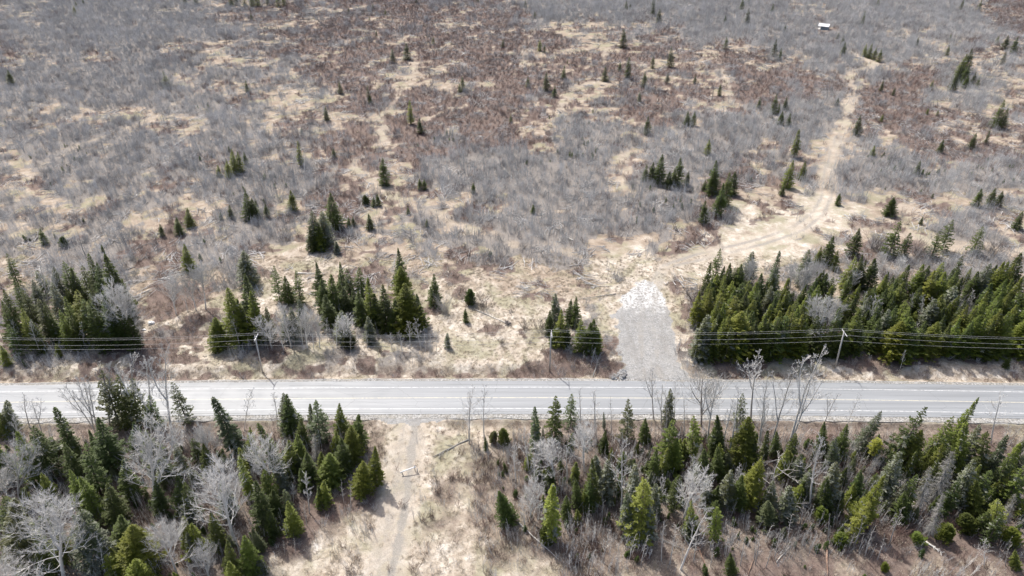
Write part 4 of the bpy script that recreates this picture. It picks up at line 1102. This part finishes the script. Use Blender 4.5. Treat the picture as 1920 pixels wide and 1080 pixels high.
# ------------------------------------------------------------------ utility poles and wires
POLES = [(492, 697, 478, 630, 'weathered utility pole with crossarm nearest the birches left of the lone spruce'),
         (1031, 696, 1033, 624, 'weathered utility pole with crossarm standing beside the small spruce clump near the driveway'),
         (1566, 689, 1583, 622, 'weathered utility pole with crossarm leaning before the dense spruce grove')]
arm_m = bark('silvered_crossarm', (.5, .49, .47), (.75, .74, .72), 2)
t = NT('porcelain_insulator', .3, .5); t.p.inputs['Base Color'].default_value = (.45, .44, .42, 1); ins_m = t.m
t = NT('weathered_wire', .5, .4); t.p.inputs['Base Color'].default_value = (.42, .42, .41, 1); wire_m = t.m
ends = []
def build_pole(g, P, label):
    o = link('utility_pole', None); ax = P - g; h = ax.length
    o.location = g - Vector((0, 0, .3)); o.rotation_mode = 'QUATERNION'; o.rotation_quaternion = Vector((0, 0, 1)).rotation_difference(ax.normalized())
    mb = MB(); mb.tube([Vector((0, 0, 0)), Vector((0, 0, h * .5)), Vector((0, 0, h + .3))], [.2, .17, .13], 10, 0, True); link('shaft', mb.mesh('pole_shaft', [M['pole']], True), o)
    mb = MB(); mb.box((.19, 0, h - .1), .12, 2.7, .16); link('crossarm', mb.mesh('crossarm', [arm_m]), o)
    for s in (-1, 1):
        mb = MB(); mb.tube([Vector((.19, s * .75, h - .16)), Vector((.12, 0, h - .85))], [.025, .025], 5); link('brace', mb.mesh('brace', [M['dead']]), o)
    pts = []
    for y, z in ((-1.25, h - .02), (.62, h - .02), (1.25, h - .02)):
        mb = MB(); mb.tube([Vector((.19, y, z)), Vector((.19, y, z + .1)), Vector((.19, y, z + .2)), Vector((.19, y, z + .26))], [.03, .07, .055, .03], 7, 0, True)
        link('insulator', mb.mesh('insulator', [ins_m], True), o); pts.append((.19, y, z + .24))
    mb = MB(); mb.tube([Vector((-.14, 0, h - 2.3)), Vector((-.27, 0, h - 2.3))], [.05, .05], 6, 0, True); link('neutral_bracket', mb.mesh('neutral_bracket', [ins_m]), o)
    pts.append((-.26, 0, h - 2.3))
    tag(o, label, 'utility pole', 'utility poles along the road')
    m = Matrix.Translation(o.location) @ o.rotation_quaternion.to_matrix().to_4x4()
    ends.append((g.x, [m @ Vector(p) for p in pts]))
    return o
PG = []
for bx, by, ax, ay, lab in POLES:
    g, P = place_tree(ax, ay, bx, by); PG.append((g, P)); build_pole(g, P, lab)
dx = (PG[2][0].x - PG[0][0].x) / 2
for s, k in ((-1, 0), (1, 2)):
    for j in (1, 2):
        x = PG[k][0].x + s * dx * j; y = ROADY - ROADC * x * x + 10.6
        z = float(hgt(x, y)); ends.append((x, [Vector((x + .1, y + c, z + d)) for c, d in ((-1.25, 9.8), (.62, 9.8), (1.25, 9.8), (0, 7.4))]))
ends.sort(key=lambda e: e[0])
for w in range(4):
    pts = []
    P = [e[1][w] for e in ends]
    for a, b in zip(P[:-1], P[1:]):
        for i in range(14):
            f = i / 14; pts.append(a.lerp(b, f) - Vector((0, 0, (1.1 if w < 3 else .9) * 4 * f * (1 - f))))
    pts.append(P[-1])
    mb = MB(); mb.tube(pts, [.019] * len(pts), 4)
    o = link('power_line', mb.mesh('power_line', [wire_m], True))
    tag(o, ['upper wire on the road end of the pole crossarms', 'upper wire running between the two outer crossarm wires', 'upper wire on the field end of the pole crossarms',
            'lowest single wire fixed to the pole shafts below the crossarms'][w], 'power line', 'wires strung between the poles')

# ------------------------------------------------------------------ barrier gate on the dirt track
a, b = ground_at(754, 890), ground_at(778, 884)
gate = link('barrier_gate', None); c = (a + b) / 2; gate.location = c
tag(gate, 'white pole barrier gate laid across the rutted dirt track', 'gate')
t = NT('white_gate_paint', .5, .4); t.base(t.mix(t.noise(3, 4, .6, t.obj()), (.62, .61, .59), (.84, .84, .83))); gp = t.m
d = (b - a); d.z = 0; u = d.normalized()
mb = MB(); mb.tube([a - c - u * .3 + Vector((0, 0, .75)), Vector((0, 0, 1.05)), b - c + u * .3 + Vector((0, 0, 1.3))], [.13, .125, .11], 8, 0, True); link('bar', mb.mesh('gate_bar', [gp], True), gate)
for p, hh in ((a, 1.0), (b, 1.7), (b + u * .55 - Vector((0, .5, 0)), 1.2)):
    mb = MB(); q = p - c; mb.tube([q + Vector((0, .18, -.4)), q + Vector((0, .18, hh))], [.1, .09], 8, 0, True); link('post', mb.mesh('gate_post', [M['pole']], True), gate)

# ------------------------------------------------------------------ fallen trunks
def log(p0, p1, r, mat, label, name='fallen_log', branches=5, z=(.2, .25), root=False, seed=0):
    rd = random.Random(seed + int(p0[0]))
    A, B = ground_at(*p0), ground_at(*p1); c = (A + B) / 2
    A = A + Vector((0, 0, z[0])); B = B + Vector((0, 0, z[1]))
    o = link(name, None); o.location = c; tag(o, label, 'log')
    mb = MB(); a, b = A - c, B - c
    n = 6; pts = [a.lerp(b, i / n) + Vector((rd.uniform(-.08, .08), rd.uniform(-.08, .08), rd.uniform(-.03, .05))) for i in range(n + 1)]
    mb.tube(pts, [r * (1 - .6 * i / n) for i in range(n + 1)], 8, 0, True); link('trunk', mb.mesh('log_trunk', [mat], True), o)
    if branches:
        mb = MB()
        L = (b - a).length; u = (b - a).normalized(); s = u.cross(Vector((0, 0, 1)))
        for k in range(branches):
            f = rd.uniform(.3, 1); p = a.lerp(b, f); d = (u * .7 + s * rd.choice((-1, 1)) * rd.uniform(.4, 1) + Vector((0, 0, rd.uniform(.0, .5)))).normalized()
            l = rd.uniform(.12, .3) * L
            q = p + d * l * .5; e = q + (d + Vector((0, 0, -.35))) * l * .5
            mb.tube([p, q, e], [r * .3, r * .2, r * .08], 4)
            for _ in range(3):
                dd = (d + Vector((rd.uniform(-.8, .8), rd.uniform(-.8, .8), rd.uniform(-.3, .4)))).normalized(); mb.tube([q, q + dd * l * .4], [r * .13, r * .05], 3)
        link('branches', mb.mesh('log_branches', [mat]), o)
    if root:
        mb = MB()
        for k in range(26):
            d = Vector((rd.uniform(-1, 1), rd.uniform(-1, 1), rd.uniform(-.3, 1))).normalized()
            mb.tube([a, a + d * rd.uniform(.4, .7), a + d * rd.uniform(.8, 1.25) + Vector((0, 0, rd.uniform(-.3, .2)))], [.2, .14, .04], 5)
        link('root_plate', mb.mesh('root_plate', [M['alder']]), o)
    return o
log((952, 608), (888, 580), .2, M['wood'], 'fallen pale trunk with upturned root plate lying on open straw', root=True, branches=8)
log((880, 824), (812, 858), .2, M['dead'], 'grey fallen trunk with broken limbs beside the dirt track', branches=9)
log((970, 980), (1046, 1050), .13, M['birch'], 'long thin white log lying diagonally in straw below the slim yellow spruce', branches=2)
log((1549, 1018), (1551, 1085), .19, M['rotten'], 'reddish brown rotten log lying straight toward the viewer at bottom edge', branches=0)
log((1480, 942), (1530, 966), .16, M['birch'], 'white log leaning across brush beside the curved white birch', branches=2, z=(1.6, .5))
log((1112, 708), (1126, 668), .16, M['dead'], 'pale bare fallen trunk sloping from spruce clump toward the road', branches=8, z=(.2, 1.2))
log((1230, 1010), (1282, 1032), .11, M['dead'], 'thin grey log fallen among saplings right of the white forked birch', branches=1, z=(.5, .3))
log((1308, 1026), (1332, 1085), .13, M['rotten'], 'slim brownish log running to the bottom edge below the dark brush', branches=0)
log((1687, 932), (1712, 906), .14, M['wood'], 'short broken pale trunk leaning up behind the ragged dead spruces', branches=0, z=(.1, 2.0))
log((1735, 1017), (1766, 1038), .2, M['birch'], 'thick silvery fallen trunk shining at the edge of the straw', branches=7)
log((1717, 962), (1740, 992), .1, M['wood'], 'bent white stick fallen between the dead grey spruces', branches=1, z=(.9, .2))
log((325, 275), (347, 260), .2, M['birch'], 'pair-like white log lying in the far grey thicket', branches=3)
log((1395, 1100), (1412, 1050), .11, M['rotten'], 'thin reddish stick at the bottom edge left of the rotten log', branches=0)
log((1455, 1055), (1483, 1022), .09, M['wood'], 'thin pale log slanting under leafless saplings near the bottom edge', branches=1)
log((1155, 552), (1085, 562), .13, M['dead'], 'grey fallen branches sprawled on straw left of the gravel pad', branches=12)
log((556, 513), (590, 514), .22, M['birch'], 'white weathered log lying on straw above the left spruce grove', branches=0)
log((1515, 948), (1560, 975), .1, M['dead'], 'grey stick fallen across the brush below the curved white birch', branches=3)
log((205, 300), (260, 275), .16, M['dead'], 'long grey log beside the faint trail in the left thicket', branches=3)
log((962, 335), (940, 312), .2, M['dead'], 'grey branched deadfall in the middle of the grey thicket', branches=12)
log((1075, 452), (1062, 446), .25, M['birch'], 'bleached log heap at the lower edge of the grey thicket', branches=10)
log((1050, 432), (1030, 428), .2, M['dead'], 'grey log fallen in the thicket above the bleached heap', branches=8)
log((1068, 500), (1095, 496), .15, M['wood'], 'pale stick lying on red brush left of the gravel pad', branches=8)
log((865, 105), (873, 98), .2, M['birch'], 'white forked deadwood in the far reddish clearing', branches=8)
log((910, 262), (925, 255), .18, M['dead'], 'slanting dead stick at the top edge of the grey thicket', branches=4, z=(.2, 1.5))
log((1248, 470), (1252, 462), .15, M['wood'], 'small pale log on the straw beside the trail', branches=2)

# ------------------------------------------------------------------ single leafless bushes
bushes = {'g': [brush_clump(300 + i, M['aspen'], (.8, 1.0), 46, .22, .012, .45, 6) for i in range(2)], 'r': [brush_clump(310 + i, M['alder'], (.7, 1.0), 60, .5, .014, .95, 6) for i in range(2)]}
for px, py, hp, k, lab in ((834, 588, 38, 'g', 'grey leafless bush standing beside the lone dark spruce on straw'),
                           (906, 578, 30, 'r', 'reddish leafless bush beside the round young spruce'),
                           (942, 645, 17, 'r', 'low dome-shaped reddish bush on straw before the middle utility pole'),
                           (1018, 622, 30, 'r', 'brown leafless bush at the pole side of the driveway clump'),
                           (985, 618, 20, 'r', 'sparse small brown bush right of the upturned root plate'),
                           (1304, 565, 34, 'r', 'brown leafless bush at the driveway corner of the dense grove'),
                           (1640, 468, 32, 'r', 'brown leafless bush behind the grove beside the dark spruce on straw'),
                           (1722, 482, 30, 'r', 'reddish leafless bush between spruces behind the driveway grove'),
                           (1858, 478, 30, 'r', 'brown bush nearest the far end behind the driveway grove'),
                           (808, 660, 24, 'g', 'small grey bush under the wires beside thin saplings')):
    g = ground_at(px, py); m0 = (CAMH - g.z) / math.hypot(CAMH - g.z, g.y) ; dep = g.y * CP + (CAMH - g.z) * SP
    h = hp / F * dep / CP
    o = link('leafless_bush', rt.choice(bushes[k])); o.location = g; o.scale = (h, h, h); o.rotation_euler = (0, 0, rt.uniform(0, 6)); tag(o, lab, 'bush')

# ------------------------------------------------------------------ white heap, riprap stones
def lump(seed, r, mat, sq=(1, 1, .7)):
    rd = random.Random(seed); import bmesh
    bm = bmesh.new(); bmesh.ops.create_icosphere(bm, subdivisions=2, radius=r)
    for v in bm.verts:
        v.co *= rd.uniform(.78, 1.18); v.co.x *= sq[0]; v.co.y *= sq[1]; v.co.z *= sq[2]
    me = bpy.data.meshes.new('lump'); bm.to_mesh(me); bm.free(); me.materials.append(mat); return me
t = NT('dirty_white_sheet', .6, .3); t.base(t.mix(t.noise(2, 3, .6, t.obj()), (.6, .6, .58), (.86, .86, .86))); wm = t.m
o = link('white_heap', lump(5, .7, wm, (1.3, .8, .6))); o.location = ground_at(284, 607) + Vector((0, 0, .25)); tag(o, 'crumpled white heap lying in brush at the end of the left grove', 'heap')
o = link('white_scrap', lump(6, .5, wm, (1.3, .7, .5))); o.location = ground_at(270, 619) + Vector((0, 0, .1)); tag(o, 'small white scrap on the brush just below the white heap', 'scrap')
o = link('white_scrap', lump(7, .55, wm, (1.8, .7, .4))); o.location = ground_at(34, 542) + Vector((0, 0, .1)); tag(o, 'small white scrap among spruces at the left end of the grove', 'scrap')
t = NT('riprap_stone', .85, .3); t.base(t.mix(t.noise(1.5, 4, .6, t.obj()), (.16, .16, .155), (.45, .445, .43))); sm = t.m
stones = [lump(20 + i, .5, sm, (1.2, 1, .75)) for i in range(4)]
for i in range(26):
    px = 1150 + rt.uniform(0, 20) + i * .2; py = 702 + rt.uniform(-4, 10)
    if i > 17: px = rt.uniform(1295, 1318); py = rt.uniform(662, 690)
    o = link('riprap_stone', stones[i % 4]); s = rt.uniform(.5, 1.3); o.location = ground_at(px, py) + Vector((0, 0, .1 * s)); o.scale = (s, s, s); o.rotation_euler = (rt.random(), rt.random(), rt.random() * 6)
    side = 'left' if i <= 17 else 'right'
    tag(o, f'grey riprap stone in the loose heap at the {side} lower corner of the gravel driveway', 'stone', f'riprap stones at the {side} driveway corner')

# ------------------------------------------------------------------ far cabin
g = ground_at(1546, 55)
cab = link('cabin', None); cab.location = g; cab.rotation_euler = (0, 0, R(-33)); cab.scale = (.9, .9, .9); tag(cab, 'small blue-grey cabin with white metal roof and porch far in the brush', 'cabin')
t = NT('blue_grey_siding', .7, .3)
w = t.new('ShaderNodeTexWave'); w.inputs['Scale'].default_value = 2.6; w.bands_direction = 'Z'; t.l.new(t.obj(), w.inputs['Vector'])
t.base(t.mix(w.outputs['Fac'], (.13, .17, .2), (.19, .235, .265))); siding = t.m
t = NT('white_metal_roof', .5, .4); t.base(t.mix(t.noise(1, 3, .6, t.obj()), (.5, .5, .5), (.68, .68, .68))); roofm = t.m
t = NT('window_glass', .1, .6); t.p.inputs['Base Color'].default_value = (.03, .035, .04, 1); glassm = t.m
W, D_, Hh, RH, PO = 5.2, 5.4, 2.7, 1.35, 2.0
mb = MB()
x0, x1, y0, y1 = -W / 2, W / 2, -D_ / 2, D_ / 2
mb.v = [Vector(v) for v in ((x0, y0, -.3), (x1, y0, -.3), (x1, y1, -.3), (x0, y1, -.3), (x0, y0, Hh), (x1, y0, Hh), (x1, y1, Hh), (x0, y1, Hh), (x0, 0, Hh + RH), (x1, 0, Hh + RH))]
mb.f = [(0, 1, 5, 4), (2, 3, 7, 6), (3, 0, 4, 8, 7), (1, 2, 6, 9, 5)]; mb.m = [0] * 4
link('wall', mb.mesh('cabin_wall', [siding]), cab)
mb = MB(); ov = .45; xe0, xe1 = x0 - PO - .2, x1 + ov; ye = D_ / 2 + ov; ze = Hh - RH * ov / (D_ / 2)
for s in (-1, 1):
    n = [Vector((xe0, 0, Hh + RH + .06)), Vector((xe1, 0, Hh + RH + .06)), Vector((xe1, s * ye, ze + .06)), Vector((xe0, s * ye, ze + .06))]
    lo = [v - Vector((0, 0, .12)) for v in n]
    mb.add(n + lo, [(0, 1, 2, 3), (7, 6, 5, 4), (0, 3, 7, 4), (1, 5, 6, 2), (3, 2, 6, 7)])
rf = link('roof', mb.mesh('cabin_roof', [roofm]), cab)
mb = MB(); mb.box((x0 - PO / 2 - .02, 0, .1), PO - .04, D_, .2); link('porch_deck', mb.mesh('porch_deck', [arm_m]), cab)
for s in (-1, 1):
    mb = MB(); mb.box((x0 - PO + .15, s * (D_ / 2 - .1), 1.45), .16, .16, 2.5); link('porch_post', mb.mesh('porch_post', [roofm]), cab)
mb = MB(); mb.box((x0 - .03, .6, 1.2), .06, .95, 2.0); dr = link('door', mb.mesh('cabin_door', [roofm]), cab)
for cx, cy, ax_ in ((x0 - .03, -1.3, 'x'), (0.3, y0 - .03, 'y'), (x1 + .03, 0, 'x')):
    mb = MB()
    if ax_ == 'x': mb.box((cx, cy, 1.6), .08, 1.1, .95)
    else: mb.box((cx, cy, 1.6), 1.1, .08, .95)
    wf = link('window', mb.mesh('window_frame', [roofm]), cab)
    mb = MB(); e = .02 if (cx > 0 or ax_ == 'x' and cx > 0) else -.02
    if ax_ == 'x': mb.box((cx + (.03 if cx > 0 else -.03), cy, 1.6), .06, .9, .75)
    else: mb.box((cx, cy - .03, 1.6), .9, .06, .75)
    link('pane', mb.mesh('window_pane', [glassm]), wf)

# ------------------------------------------------------------------ light, sky, camera
w = bpy.data.worlds.new('World'); SC.world = w; w.use_nodes = True
AZ, EL = R(-36), R(56.5)                     # sun stands ahead and to the left of the view
sky = w.node_tree.nodes.new('ShaderNodeTexSky'); sky.sky_type = 'NISHITA'; sky.sun_disc = False
sky.sun_elevation = EL; sky.sun_rotation = AZ; sky.air_density = .9; sky.dust_density = 4.0
bg = w.node_tree.nodes['Background']; bg.inputs['Strength'].default_value = SKY_STR
w.node_tree.links.new(sky.outputs[0], bg.inputs['Color'])
sl = bpy.data.lights.new('sun', 'SUN'); sl.energy = SUN_STR; sl.angle = R(.55); sl.color = (1, .965, .915)
so = bpy.data.objects.new('sun', sl); COL.objects.link(so)
dirn = Vector((math.sin(AZ) * math.cos(EL), math.cos(AZ) * math.cos(EL), math.sin(EL)))
so.rotation_euler = dirn.to_track_quat('Z', 'Y').to_euler(); so.location = dirn * 300
hm = bpy.data.materials.new('thin_air_haze'); hm.use_nodes = True; hm.node_tree.nodes.clear()
ho = hm.node_tree.nodes.new('ShaderNodeOutputMaterial'); hv = hm.node_tree.nodes.new('ShaderNodeVolumePrincipled')
hv.inputs['Color'].default_value = (.88, .92, 1, 1); hv.inputs['Density'].default_value = HAZE
hm.node_tree.links.new(hv.outputs[0], ho.inputs['Volume'])
if HAZE > 0:
    mb = MB(); mb.box((0, 3990, 50.5), 18600, 8200, 107)
    tag(link('haze', mb.mesh('haze', [hm])), 'thin pale air haze over the whole cutover land', 'haze', None, 'stuff')
cam = bpy.data.cameras.new('camera'); cam.sensor_width = 36; cam.lens = 36 * F / 1920; cam.clip_end = 20000; cam.clip_start = .5
co = bpy.data.objects.new('camera', cam); COL.objects.link(co); co.location = (0, 0, CAMH); co.rotation_euler = (math.pi / 2 - PITCH, 0, 0)
SC.camera = co
SC.view_settings.view_transform = 'Standard'; SC.view_settings.look = 'None'; SC.view_settings.gamma = 1
SC.view_settings.exposure = EXPOSURE
SC.cycles.max_bounces = 6; SC.cycles.diffuse_bounces = 3; SC.cycles.glossy_bounces = 2; SC.cycles.transmission_bounces = 3; SC.cycles.transparent_max_bounces = 4
